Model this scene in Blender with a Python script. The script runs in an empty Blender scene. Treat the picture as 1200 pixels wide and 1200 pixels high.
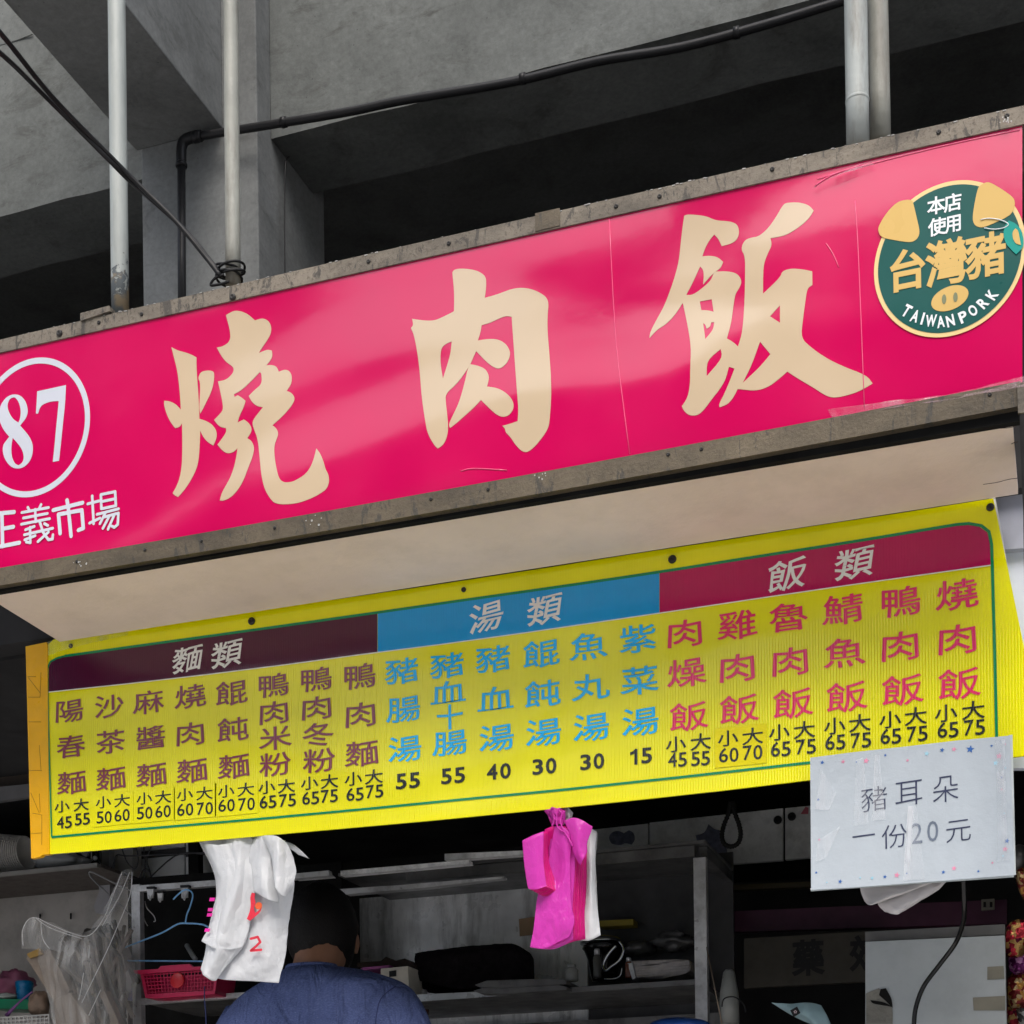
import bpy, bmesh, math, random
from mathutils import Vector, Matrix, geometry, noise
random.seed(7)
sc = bpy.context.scene
col = sc.collection
R_ = math.radians

# ---------------------------------------------------------------- camera
F = 1911.0                      # focal length in pixels of a 1200 px wide frame
YAW, ROLL, CZ = R_(19.2), 0.013, 1.05
PPY = 1439.0
fw = Vector((-math.sin(YAW), math.cos(YAW), 0)); r0 = Vector((math.cos(YAW), math.sin(YAW), 0)); u0 = Vector((0, 0, 1))
CR = r0*math.cos(ROLL) - u0*math.sin(ROLL); CU = u0*math.cos(ROLL) + r0*math.sin(ROLL)
CO = Vector((0, 0, CZ))
cd = bpy.data.cameras.new('camera'); cam = bpy.data.objects.new('camera', cd); col.objects.link(cam)
cd.sensor_width = 36; cd.lens = F/1200*36; cd.shift_y = (PPY-600)/1200; cd.clip_start = 0.05; cd.clip_end = 500
m = Matrix((CR, CU, -fw)).transposed().to_4x4(); m.translation = CO; cam.matrix_world = m
sc.camera = cam
# ---------------------------------------------------------------- sky, sun, exposure
w = bpy.data.worlds.new('World'); sc.world = w; w.use_nodes = True
nt = w.node_tree; sky = nt.nodes.new('ShaderNodeTexSky'); sky.sky_type = 'NISHITA'; sky.sun_disc = False
sky.sun_elevation = R_(52); sky.sun_rotation = R_(165); sky.air_density = 1.0; sky.dust_density = 4.0; sky.ozone_density = 0.6
hsv = nt.nodes.new('ShaderNodeHueSaturation'); hsv.inputs['Saturation'].default_value = 0.6   # overcast
nt.links.new(sky.outputs[0], hsv.inputs['Color']); nt.links.new(hsv.outputs[0], nt.nodes['Background'].inputs[0])
nt.nodes['Background'].inputs[1].default_value = 0.15
sl = bpy.data.lights.new('sun', 'SUN'); sl.energy = 0.5; sl.angle = R_(25); sl.color = (1, .97, .93)
so = bpy.data.objects.new('sun', sl); col.objects.link(so)
sd = Vector((math.sin(R_(165))*math.cos(R_(52)), math.cos(R_(165))*math.cos(R_(52)), math.sin(R_(52))))
so.rotation_euler = sd.to_track_quat('Z', 'Y').to_euler(); so.location = (0, -3, 12)
vs = sc.view_settings; vs.view_transform = 'Standard'; vs.look = 'None'; vs.exposure = 0.92; vs.gamma = 1; vs.use_curve_mapping = False
sc.cycles.max_bounces = 8; sc.cycles.transparent_max_bounces = 24

# ---------------------------------------------------------------- projection helpers (turn a measured pixel into a point of a real plane)
def ray(px, py): return fw + CR*((px-600)/F) + CU*((PPY-py)/F)
def onY(px, py, Y): d = ray(px, py); return CO + d*(Y/d.y)
def onX(px, py, X): d = ray(px, py); return CO + d*(X/d.x)
def onZ(px, py, Z): d = ray(px, py); return CO + d*((Z-CZ)/d.z)

# ---------------------------------------------------------------- materials
MATS = {}
def nodes_of(name):
    mt = bpy.data.materials.new(name); mt.use_nodes = True
    return mt, mt.node_tree.nodes, mt.node_tree.links, mt.node_tree.nodes['Principled BSDF']
def N(ns, t, **k):
    n = ns.new(t)
    for a, b in k.items():
        if a in n.inputs: n.inputs[a].default_value = b
        else: setattr(n, a, b)
    return n
def noise_n(ns, ls, vec, scale, detail=4, rough=.55, dist=0.0):
    n = ns.new('ShaderNodeTexNoise'); n.inputs['Scale'].default_value = scale; n.inputs['Detail'].default_value = detail
    n.inputs['Roughness'].default_value = rough; n.inputs['Distortion'].default_value = dist
    if vec: ls.new(vec, n.inputs['Vector'])
    return n
def ramp(ns, ls, fac, stops):
    r = ns.new('ShaderNodeValToRGB'); ls.new(fac, r.inputs[0])
    e = r.color_ramp.elements
    while len(e) < len(stops): e.new(0.5)
    for i, (p, c) in enumerate(stops):
        e[i].position = p; e[i].color = (c, c, c, 1) if not isinstance(c, tuple) else (*c, 1)
    return r
def mixc(ns, ls, fac, a, b, mode='MIX'):
    n = ns.new('ShaderNodeMix'); n.data_type = 'RGBA'; n.blend_type = mode
    for i, v in ((0, fac), (6, a), (7, b)):
        if isinstance(v, (int, float)): n.inputs[i].default_value = v
        elif isinstance(v, tuple): n.inputs[i].default_value = (*v, 1)
        else: ls.new(v, n.inputs[i])
    return n.outputs[2]
def pos(ns): return ns.new('ShaderNodeNewGeometry').outputs['Position']
def stretch(ns, ls, v, s):
    n = ns.new('ShaderNodeMapping'); n.inputs['Scale'].default_value = s; ls.new(v, n.inputs['Vector']); return n.outputs[0]

def mat(name, c, rough=.6, metal=0.0, var=.18, scale=14, bump=.0, bscale=60, dirt=0.0, dirtc=(.03, .026, .02), spec=.5, trans=0.0, coat=0.0, streak=False):
    """general painted / plastic / cloth surface: colour drift, dirt blots, fine relief"""
    if name in MATS: return MATS[name]
    mt, ns, ls, b = nodes_of(name); p = pos(ns)
    n1 = noise_n(ns, ls, p, scale, 5)
    r = ramp(ns, ls, n1.outputs[0], [(.3, 1-var), (.7, 1+var)])
    o = mixc(ns, ls, 1.0, c, r.outputs[0], 'MULTIPLY')
    if dirt:
        v = stretch(ns, ls, p, (1, 1, .18)) if streak else p
        n2 = noise_n(ns, ls, v, scale*2.3, 8, .7)
        r2 = ramp(ns, ls, n2.outputs[0], [(.46, 0.0), (.66, dirt)])
        o = mixc(ns, ls, r2.outputs[0], o, dirtc)
    ls.new(o, b.inputs['Base Color'])
    n3 = noise_n(ns, ls, p, scale*3, 3)
    r3 = ramp(ns, ls, n3.outputs[0], [(.3, max(.02, rough-.08)), (.7, min(1, rough+.1))]); ls.new(r3.outputs[0], b.inputs['Roughness'])
    b.inputs['Metallic'].default_value = metal; b.inputs['Specular IOR Level'].default_value = spec
    b.inputs['Transmission Weight'].default_value = trans; b.inputs['Coat Weight'].default_value = coat
    if bump:
        n4 = noise_n(ns, ls, p, bscale, 6, .6)
        bp = N(ns, 'ShaderNodeBump', Strength=1.0, Distance=bump); ls.new(n4.outputs[0], bp.inputs['Height']); ls.new(bp.outputs[0], b.inputs['Normal']); ls.new(bp.outputs[0], b.inputs['Coat Normal'])
    MATS[name] = mt; return mt

def concrete(name, c, stain=.5, rough_amt=.006):
    if name in MATS: return MATS[name]
    mt, ns, ls, b = nodes_of(name); p = pos(ns)
    a = noise_n(ns, ls, p, 2.2, 8, .62, .4); r = ramp(ns, ls, a.outputs[0], [(.30, .64), (.5, 1.0), (.72, 1.28)])
    o = mixc(ns, ls, 1.0, c, r.outputs[0], 'MULTIPLY')
    s = noise_n(ns, ls, stretch(ns, ls, p, (1, 1, 2.2)), 5, 9, .72, .8); r2 = ramp(ns, ls, s.outputs[0], [(.54, 0.0), (.68, stain*.95)])
    o = mixc(ns, ls, r2.outputs[0], o, (.055, .054, .048))
    f = noise_n(ns, ls, p, 70, 6, .7); r3 = ramp(ns, ls, f.outputs[0], [(.3, .82), (.7, 1.12)]); o = mixc(ns, ls, 1.0, o, r3.outputs[0], 'MULTIPLY')
    vo = ns.new('ShaderNodeTexVoronoi'); vo.inputs['Scale'].default_value = 26; ls.new(p, vo.inputs['Vector'])
    r4 = ramp(ns, ls, vo.outputs['Distance'], [(.03, .35), (.07, 1.0)]); o = mixc(ns, ls, .6, o, mixc(ns, ls, 1.0, o, r4.outputs[0], 'MULTIPLY'))
    ls.new(o, b.inputs['Base Color']); b.inputs['Roughness'].default_value = .9; b.inputs['Specular IOR Level'].default_value = .2
    h = noise_n(ns, ls, p, 7, 6, .55, .2)
    bp = N(ns, 'ShaderNodeBump', Strength=1.0, Distance=rough_amt*1.6); ls.new(h.outputs[0], bp.inputs['Height']); ls.new(bp.outputs[0], b.inputs['Normal'])
    MATS[name] = mt; return mt

def film(name, c, rough=.11, coat=.3):
    """glossy vinyl stretched over the sign box: wavy, so that the street mirrors in soft bands"""
    mt, ns, ls, b = nodes_of(name); p = pos(ns)
    n = noise_n(ns, ls, p, 3.0, 3); r = ramp(ns, ls, n.outputs[0], [(.3, .93), (.7, 1.04)])
    o = mixc(ns, ls, 1.0, c, r.outputs[0], 'MULTIPLY')
    d = noise_n(ns, ls, p, 95, 8, .75); r2 = ramp(ns, ls, d.outputs[0], [(.70, 0.0), (.78, .35)]); o = mixc(ns, ls, r2.outputs[0], o, (.25, .02, .05))
    ls.new(o, b.inputs['Base Color'])
    rr = noise_n(ns, ls, p, 6, 4); r3 = ramp(ns, ls, rr.outputs[0], [(.3, rough*.7), (.7, rough*1.5)]); ls.new(r3.outputs[0], b.inputs['Roughness'])
    b.inputs['Specular IOR Level'].default_value = .5 if coat else .2; b.inputs['Coat Weight'].default_value = coat; b.inputs['Coat Roughness'].default_value = .06; b.inputs['Coat IOR'].default_value = 1.6
    w1 = noise_n(ns, ls, stretch(ns, ls, p, (.5, 1, 1.3)), 2.3, 1, .3, .5)
    w2 = noise_n(ns, ls, p, 22, 3, .5)
    b1 = N(ns, 'ShaderNodeBump', Strength=1.0, Distance=.021); ls.new(w1.outputs[0], b1.inputs['Height'])
    b2 = N(ns, 'ShaderNodeBump', Strength=1.0, Distance=.00010); ls.new(w2.outputs[0], b2.inputs['Height']); ls.new(b1.outputs[0], b2.inputs['Normal'])
    ls.new(b2.outputs[0], b.inputs['Normal']); ls.new(b2.outputs[0], b.inputs['Coat Normal'])
    MATS[name] = mt; return mt

def ribbed(name, c, rough=.2):
    """fluted plastic board: upright ribs about 5 mm apart under gloss print"""
    if name in MATS: return MATS[name]
    mt, ns, ls, b = nodes_of(name); p = pos(ns)
    n = noise_n(ns, ls, p, 5.0, 4); r = ramp(ns, ls, n.outputs[0], [(.3, .92), (.7, 1.05)])
    o = mixc(ns, ls, 1.0, c, r.outputs[0], 'MULTIPLY')
    d = noise_n(ns, ls, p, 130, 8, .8); r2 = ramp(ns, ls, d.outputs[0], [(.71, 0.0), (.8, .3)]); o = mixc(ns, ls, r2.outputs[0], o, (.2, .18, .05))
    ls.new(o, b.inputs['Base Color']); b.inputs['Roughness'].default_value = rough; b.inputs['Specular IOR Level'].default_value = .4
    wv = ns.new('ShaderNodeTexWave'); wv.wave_type = 'BANDS'; wv.bands_direction = 'X'; wv.wave_profile = 'SIN'
    wv.inputs['Scale'].default_value = 56; wv.inputs['Distortion'].default_value = .25; wv.inputs['Detail'].default_value = 1
    ls.new(p, wv.inputs['Vector'])
    w1 = noise_n(ns, ls, stretch(ns, ls, p, (.6, 1, 1.3)), 3.0, 2, .4, .3)
    b1 = N(ns, 'ShaderNodeBump', Strength=1.0, Distance=.007); ls.new(w1.outputs[0], b1.inputs['Height'])
    b2 = N(ns, 'ShaderNodeBump', Strength=1.0, Distance=.0002); ls.new(wv.outputs['Fac'], b2.inputs['Height']); ls.new(b1.outputs[0], b2.inputs['Normal'])
    n5 = noise_n(ns, ls, p, 160, 3); b3 = N(ns, 'ShaderNodeBump', Strength=1.0, Distance=.00004); ls.new(n5.outputs[0], b3.inputs['Height']); ls.new(b2.outputs[0], b3.inputs['Normal'])
    ls.new(b3.outputs[0], b.inputs['Normal']); b.inputs['Coat Weight'].default_value = .5; b.inputs['Coat Roughness'].default_value = .05; b.inputs['Coat IOR'].default_value = 1.55; ls.new(b3.outputs[0], b.inputs['Coat Normal'])
    MATS[name] = mt; return mt

def rusty(name, c, amt=.55, rough=.55):
    """old aluminium angle with grime, scratches and paint remains"""
    mt, ns, ls, b = nodes_of(name); p = pos(ns)
    n = noise_n(ns, ls, stretch(ns, ls, p, (.5, 1, 1)), 9, 8, .7, .5); r = ramp(ns, ls, n.outputs[0], [(.3, .40), (.52, 1.0), (.75, 1.5)])
    o = mixc(ns, ls, 1.0, c, r.outputs[0], 'MULTIPLY')
    f = noise_n(ns, ls, p, 120, 9, .8); r2 = ramp(ns, ls, f.outputs[0], [(.52, 0.0), (.60, amt)]); o = mixc(ns, ls, r2.outputs[0], o, (.045, .030, .02))
    g = noise_n(ns, ls, stretch(ns, ls, p, (2, 1, .6)), 17, 9, .75, 1.0); r3 = ramp(ns, ls, g.outputs[0], [(.55, 0.0), (.59, .75)]); o = mixc(ns, ls, r3.outputs[0], o, (.035, .033, .03))
    ls.new(o, b.inputs['Base Color']); b.inputs['Metallic'].default_value = .25; b.inputs['Roughness'].default_value = rough
    bp = N(ns, 'ShaderNodeBump', Strength=1.0, Distance=.0015); ls.new(f.outputs[0], bp.inputs['Height']); ls.new(bp.outputs[0], b.inputs['Normal'])
    MATS[name] = mt; return mt

def sheetmat(name, c, alpha=.8, rough=.3, transl=.35):
    """thin polythene: part see-through, part translucent, glossy, crumpled"""
    mt, ns, ls, b = nodes_of(name); p = pos(ns)
    out = ns['Material Output']
    n4 = noise_n(ns, ls, p, 26, 3, .5, .3); bp = N(ns, 'ShaderNodeBump', Strength=1.0, Distance=.004); ls.new(n4.outputs[0], bp.inputs['Height'])
    b.inputs['Base Color'].default_value = (*c, 1); b.inputs['Roughness'].default_value = rough; n6 = noise_n(ns, ls, stretch(ns, ls, p, (1.6, 1, .7)), 85, 4, .6, 1.2); bq = N(ns, 'ShaderNodeBump', Strength=1.0, Distance=.0017); ls.new(n6.outputs[0], bq.inputs['Height']); ls.new(bp.outputs[0], bq.inputs['Normal']); ls.new(bq.outputs[0], b.inputs['Normal'])
    tl = ns.new('ShaderNodeBsdfTranslucent'); tl.inputs[0].default_value = (*c, 1)
    tp = ns.new('ShaderNodeBsdfTransparent')
    m1 = ns.new('ShaderNodeMixShader'); m1.inputs[0].default_value = transl; ls.new(b.outputs[0], m1.inputs[1]); ls.new(tl.outputs[0], m1.inputs[2])
    m2 = ns.new('ShaderNodeMixShader'); ls.new(tp.outputs[0], m2.inputs[1]); ls.new(m1.outputs[0], m2.inputs[2])
    if alpha < .75:
        mp = ns.new('ShaderNodeMapping'); mp.inputs['Rotation'].default_value = (0, .6, 0); mp.inputs['Scale'].default_value = (3, 1, .35); ls.new(p, mp.inputs['Vector']); n5 = noise_n(ns, ls, mp.outputs[0], 11, 3, .5, .4); r = ramp(ns, ls, n5.outputs[0], [(.40, alpha*.4), (.56, alpha), (.66, min(1, alpha*2.2))]); ls.new(r.outputs[0], m2.inputs[0])
    else: m2.inputs[0].default_value = alpha
    ls.new(m2.outputs[0], out.inputs[0]); MATS[name] = mt; return mt

M_pink = film('pink_vinyl', (.60, .0, .088)); M_cream = film('cream_vinyl', (.60, .465, .31)); M_white = film('white_vinyl', (.62, .65, .72))
M_teal = film('green_sticker', (.003, .085, .075), .3, 0); M_gold = film('gold_sticker', (.66, .44, .14), .3, 0); M_goldrim = film('pale_gold_sticker', (.80, .60, .28), .3, 0)
M_tag = film('bright_teal_print', (.0, .30, .25), .3, 0); M_stwhite = film('white_sticker_print', (.78, .82, .84), .3); M_nostril = film('dark_gold_print', (.18, .20, .10), .3)
M_yellow = ribbed('yellow_board', (.92, .87, .0)); M_maroon = ribbed('maroon_print', (.075, .004, .03)); M_blue = ribbed('blue_print', (.005, .34, .74))
M_mag = ribbed('magenta_print', (.50, .0, .09)); M_green = ribbed('green_print', (.0, .26, .09)); M_brown = ribbed('brown_print', (.25, .045, .075))
M_cyan = ribbed('cyan_print', (.0, .50, .95)); M_red = ribbed('red_print', (.85, .03, .14)); M_ink = ribbed('black_print', (.018, .022, .02)); M_hw = ribbed('white_print', (.86, .86, .80), .35)
M_tape = mat('orange_tape', (.90, .46, .0), .35, var=.06, bump=.0015, bscale=40)
M_sticker = mat('yellow_sticker', (.85, .74, .0), .25, var=.05)
M_rail = rusty('weathered_rail', (.18, .155, .12)); M_rail2 = rusty('grimy_lower_rail', (.105, .083, .052), .35, .5)
M_soffit = mat('painted_plywood', (.80, .67, .59), .6, var=.06, scale=4, dirt=.10, dirtc=(.16, .11, .07), bump=.001)
M_conc = concrete('rough_concrete', (.135, .143, .137), .6); M_conc2 = concrete('smooth_concrete', (.15, .155, .15), .3, .002); M_conc3 = concrete('column_plaster', (.19, .197, .193), .45, .0015)
M_dark = mat('unlit_wall', (.042, .042, .043), .9, var=.3, scale=4, spec=.08)  # near-black base colour stands in for the unlit interior
M_pipe = mat('white_pipe_paint', (.37, .40, .385), .45, var=.1, scale=9, dirt=.7, dirtc=(.13, .11, .08), bump=.0008, streak=True)
M_pipe2 = mat('old_pipe_paint', (.29, .295, .26), .5, var=.2, scale=7, dirt=.8, dirtc=(.12, .10, .075), bump=.001, streak=True)
def peeling(name, z0):
    mt, ns, ls, b = nodes_of(name); p = pos(ns); sx_ = ns.new('ShaderNodeSeparateXYZ'); ls.new(p, sx_.inputs[0])
    mr = N(ns, 'ShaderNodeMapRange'); mr.inputs['From Min'].default_value = z0; mr.inputs['From Max'].default_value = z0+.16; mr.inputs['To Min'].default_value = .30; mr.inputs['To Max'].default_value = -.12; ls.new(sx_.outputs[2], mr.inputs['Value'])
    n = noise_n(ns, ls, p, 60, 6, .65, .6); ad = N(ns, 'ShaderNodeMath', operation='ADD'); ls.new(n.outputs[0], ad.inputs[0]); ls.new(mr.outputs[0], ad.inputs[1])
    r = ramp(ns, ls, ad.outputs[0], [(.62, 0.0), (.64, 1.0)])
    g = noise_n(ns, ls, stretch(ns, ls, p, (1, 1, .2)), 30, 6, .7); r0_ = ramp(ns, ls, g.outputs[0], [(.3, (.29, .315, .30)), (.6, (.38, .41, .39))])
    f = noise_n(ns, ls, p, 22, 4); r1_ = ramp(ns, ls, f.outputs[0], [(.45, (.10, .115, .12)), (.55, (.24, .19, .12))])
    ls.new(mixc(ns, ls, r.outputs[0], r0_.outputs[0], r1_.outputs[0]), b.inputs['Base Color']); b.inputs['Roughness'].default_value = .45
    bp = N(ns, 'ShaderNodeBump', Strength=1.0, Distance=-.0012); ls.new(r.outputs[0], bp.inputs['Height']); ls.new(bp.outputs[0], b.inputs['Normal']); return mt
M_peel = peeling('peeling_pipe_paint', onY(141, 365, 2.98).z)
M_blk = mat('black_plastic', (.014, .014, .015), .4, var=.2, spec=.25); M_blkm = mat('black_matt', (.012, .012, .012), .85, var=.3, spec=.08)
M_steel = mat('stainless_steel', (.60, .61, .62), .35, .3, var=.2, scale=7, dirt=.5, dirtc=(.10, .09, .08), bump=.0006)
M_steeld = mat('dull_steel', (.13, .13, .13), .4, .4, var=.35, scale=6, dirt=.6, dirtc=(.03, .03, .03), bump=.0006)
M_splash = mat('stained_steel_panel', (.86, .88, .88), .32, .2, var=.4, scale=5, dirt=.7, dirtc=(.06, .06, .055), streak=True)
M_screw = mat('dark_screw', (.03, .028, .026), .45, .4)
M_tilew = mat('white_tile', (.82, .85, .86), .3, var=.05); M_grout = mat('grout', (.08, .08, .08), .9)
M_wallg = mat('grey_wall_paint', (.50, .48, .45), .7, var=.15, scale=3, dirt=.3, bump=.0008)
M_cab = mat('cabinet_white', (.75, .76, .75), .5, var=.1, scale=5, dirt=.35)

# ---------------------------------------------------------------- objects
WL = {}
def tag(o, label=None, cat=None, group=None, kind=None):
    if label: o['label'] = label
    if cat: o['category'] = cat
    if group: o['group'] = group
    if kind: o['kind'] = kind
    return o
def empty(name, loc, label=None, cat=None, group=None):
    o = bpy.data.objects.new(name, None); col.objects.link(o); o.location = loc; o.empty_display_size = .05
    WL[o.name] = Vector(loc); return tag(o, label, cat, group)
def mesh_obj(name, verts, faces, mt, parent=None, smooth=False, mats=None, mi=None):
    verts = [Vector(v) for v in verts]
    lo = Vector([min(v[i] for v in verts) for i in range(3)]); hi = Vector([max(v[i] for v in verts) for i in range(3)]); c = (lo+hi)/2
    me = bpy.data.meshes.new(name); me.from_pydata([v-c for v in verts], [], faces)
    for q in (mats or [mt]): me.materials.append(q)
    if mi: me.polygons.foreach_set('material_index', mi)
    if smooth: me.polygons.foreach_set('use_smooth', [True]*len(me.polygons))
    me.update()
    o = bpy.data.objects.new(name, me); col.objects.link(o)
    if parent: o.parent = parent; o.location = c-WL[parent.name]
    else: o.location = c
    WL[o.name] = c
    return o
class MB:
    def __init__(s): s.v = []; s.f = []
    def add(s, v, f): n = len(s.v); s.v += [Vector(q) for q in v]; s.f += [tuple(i+n for i in q) for q in f]; return s
    def build(s, name, mt, parent=None, smooth=False): return mesh_obj(name, s.v, s.f, mt, parent, smooth)
def box_vf(a, b):
    (x0, y0, z0), (x1, y1, z1) = a, b
    v = [(x0,y0,z0),(x1,y0,z0),(x1,y1,z0),(x0,y1,z0),(x0,y0,z1),(x1,y0,z1),(x1,y1,z1),(x0,y1,z1)]
    return v, [(0,3,2,1),(4,5,6,7),(0,1,5,4),(1,2,6,5),(2,3,7,6),(3,0,4,7)]
def box(name, a, b, mt, parent=None, bev=0.0):
    o = mesh_obj(name, *box_vf(a, b), mt, parent)
    if bev: bevel(o, bev)
    return o
def bevel(o, wd, seg=2):
    bm = bmesh.new(); bm.from_mesh(o.data); bmesh.ops.bevel(bm, geom=bm.edges[:], offset=wd, segments=seg, affect='EDGES', profile=.6); bm.to_mesh(o.data); bm.free()
def prism_vf(polys, thick, axis=Vector((0, 1, 0))):
    """polys: list of (outer, [holes]) of 3-D points; front at the points, back moved by thick along axis"""
    V, Fs = [], []
    for outer, holes in polys:
        loops = [outer]+list(holes); flat = [p for l in loops for p in l]; n = len(V); k = len(flat)
        tris = geometry.tessellate_polygon([[(p.x, p.z, 0) for p in l] for l in loops])
        V += flat; V += [p+axis*thick for p in flat]
        for t in tris:
            a, b, c = (flat[i] for i in t)
            nn = (b-a).cross(c-a)
            t = t if nn.y < 0 else t[::-1]
            Fs.append(tuple(i+n for i in t)); Fs.append(tuple(i+n+k for i in t[::-1]))
        s = 0
        for l in loops:
            for i in range(len(l)):
                j = (i+1) % len(l); Fs.append((n+s+i, n+s+j, n+s+j+k, n+s+i+k))
            s += len(l)
    return V, Fs
def slab(name, pts, Y, thick, mt, parent=None, bev=0):
    """outline given in pixels, standing at depth Y with real thickness"""
    o = mesh_obj(name, *prism_vf([([onY(x, y, Y) for x, y in pts], [])], thick), mt, parent)
    if bev: bevel(o, bev)
    return o
def fixn(o):
    bm = bmesh.new(); bm.from_mesh(o.data); bmesh.ops.recalc_face_normals(bm, faces=bm.faces[:]); bm.to_mesh(o.data); bm.free(); return o
def smooth_poly(p, it=2, cos_lim=.55):
    p = [Vector((a, b)) for a, b in p]; sharp = []
    for i in range(len(p)):
        a = (p[i]-p[i-1]); b = (p[(i+1) % len(p)]-p[i]); sharp.append(a.length < 1e-6 or b.length < 1e-6 or a.normalized().dot(b.normalized()) < cos_lim)
    for _ in range(it):
        q, s2 = [], []
        for i in range(len(p)):
            if sharp[i]: q.append(p[i]); s2.append(True)
            else: q += [p[i].lerp(p[i-1], .25), p[i].lerp(p[(i+1) % len(p)], .25)]; s2 += [False, False]
        p, sharp = q, s2
    return [(v.x, v.y) for v in p]
def curve_pts(pts, n=6):
    pts = [Vector(p) for p in pts]; out = []
    for i in range(len(pts)-1):
        a = pts[max(i-1, 0)]; b = pts[i]; c = pts[i+1]; d = pts[min(i+2, len(pts)-1)]
        for k in range(n):
            t = k/n; out.append(.5*((2*b)+(c-a)*t+(2*a-5*b+4*c-d)*t*t+(3*b-a-3*c+d)*t**3))
    out.append(pts[-1]); return out
def tube_vf(pts, r, seg=10, cap=True):
    pts = [Vector(p) for p in pts]; V, Fs = [], []; prev = None
    for i, p in enumerate(pts):
        t = (pts[min(i+1, len(pts)-1)]-pts[max(i-1, 0)]).normalized()
        if prev is None: a = t.orthogonal().normalized()
        else: a = (prev-t*prev.dot(t)).normalized()
        prev = a; b = t.cross(a); rr = r[i] if isinstance(r, (list, tuple)) else r
        for k in range(seg): an = 2*math.pi*k/seg; V.append(p+(a*math.cos(an)+b*math.sin(an))*rr)
    for i in range(len(pts)-1):
        for k in range(seg): j = (k+1) % seg; Fs.append((i*seg+k, i*seg+j, (i+1)*seg+j, (i+1)*seg+k))
    if cap: Fs += [tuple(range(seg))[::-1], tuple((len(pts)-1)*seg+k for k in range(seg))]
    return V, Fs
def tube(name, pts, r, mt, parent=None, seg=10, n=0):
    if n: pts = curve_pts(pts, n)
    if isinstance(r, (list, tuple)) and len(r) != len(pts):
        k = (len(r)-1)/(len(pts)-1); r = [r[int(i*k)]+(r[min(int(i*k)+1, len(r)-1)]-r[int(i*k)])*(i*k-int(i*k)) for i in range(len(pts))]
    return mesh_obj(name, *tube_vf(pts, r, seg), mt, parent, smooth=True)
def disc_vf(c, r, ax, h, seg=14, prof=None):
    """lathe: prof = list of (radius factor, height factor) along ax"""
    ax = Vector(ax).normalized(); a = ax.orthogonal().normalized(); b = ax.cross(a); V, Fs = [], []
    prof = prof or [(1, 0), (1, 1)]
    for pr, ph in prof:
        for k in range(seg): an = 2*math.pi*k/seg; V.append(Vector(c)+(a*math.cos(an)+b*math.sin(an))*r*pr+ax*h*ph)
    for i in range(len(prof)-1):
        for k in range(seg): j = (k+1) % seg; Fs.append((i*seg+k, i*seg+j, (i+1)*seg+j, (i+1)*seg+k))
    Fs += [tuple(range(seg))[::-1], tuple((len(prof)-1)*seg+k for k in range(seg))]
    return V, Fs
SCREW = None
def screw(p, r, parent, name='screw', mt=None):
    o = mesh_obj(name, *disc_vf((0, 0, 0), r, (0, -1, 0), r*.6, 12, [(1, 0), (1, .4), (.7, 1), (.25, 1.0), (.2, .6)]), mt or M_screw, None, True)
    WLp = WL[o.name]
    o.parent = parent; o.location = Vector(p)+WLp-WL[parent.name]; return o
def cr(a, b, c, d, t): return .5*((2*b)+(c-a)*t+(2*a-5*b+4*c-d)*t*t+(3*b-a-3*c+d)*t**3)
def sheet(name, rows, Y, mt, parent=None, n=5, thick=.0008, wr=0.0, wf=12, seed=0):
    """rows of (px, py, dY): a smooth hanging sheet through the points, with real thickness"""
    g = [[onY(q[0], q[1], Y+(q[2] if len(q) > 2 else 0)) for q in r] for r in rows]
    def up(line):
        out = []
        for i in range(len(line)-1):
            a = line[max(i-1, 0)]; b = line[i]; c = line[i+1]; d = line[min(i+2, len(line)-1)]
            out += [cr(a, b, c, d, k/n) for k in range(n)]
        return out+[line[-1]]
    g = [up(r) for r in g]; g = list(zip(*[up(list(c)) for c in zip(*g)])); W = len(g[0]); V = []
    for r in g:
        for v in r:
            v = Vector(v)
            if wr: q = Vector((v.x*wf, v.y*wf, v.z*wf*.4)); v = v + Vector((0, 1, 0))*wr*(noise.noise(q+Vector((seed, 0, 0)))*1.1+.7*(.5-abs(noise.noise(q*2.1+Vector((seed, 5, 0))))*2)+.25*noise.noise(v*wf*4))
            V.append(v)
    Fs = [(i*W+j, i*W+j+1, (i+1)*W+j+1, (i+1)*W+j) for i in range(len(g)-1) for j in range(W-1)]
    if thick:
        K = len(V); H = len(g); V += [v+Vector((0, thick, 0)) for v in V]; Fs += [tuple(i+K for i in f[::-1]) for f in Fs]
        rim = [j for j in range(W)]+[i*W+W-1 for i in range(1, H)]+[(H-1)*W+j for j in range(W-2, -1, -1)]+[i*W for i in range(H-2, 0, -1)]
        Fs += [(a, a+K, b+K, b) for a, b in zip(rim, rim[1:]+rim[:1])]
    o = fixn(mesh_obj(name, V, Fs, mt, parent, True))
    return o

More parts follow.
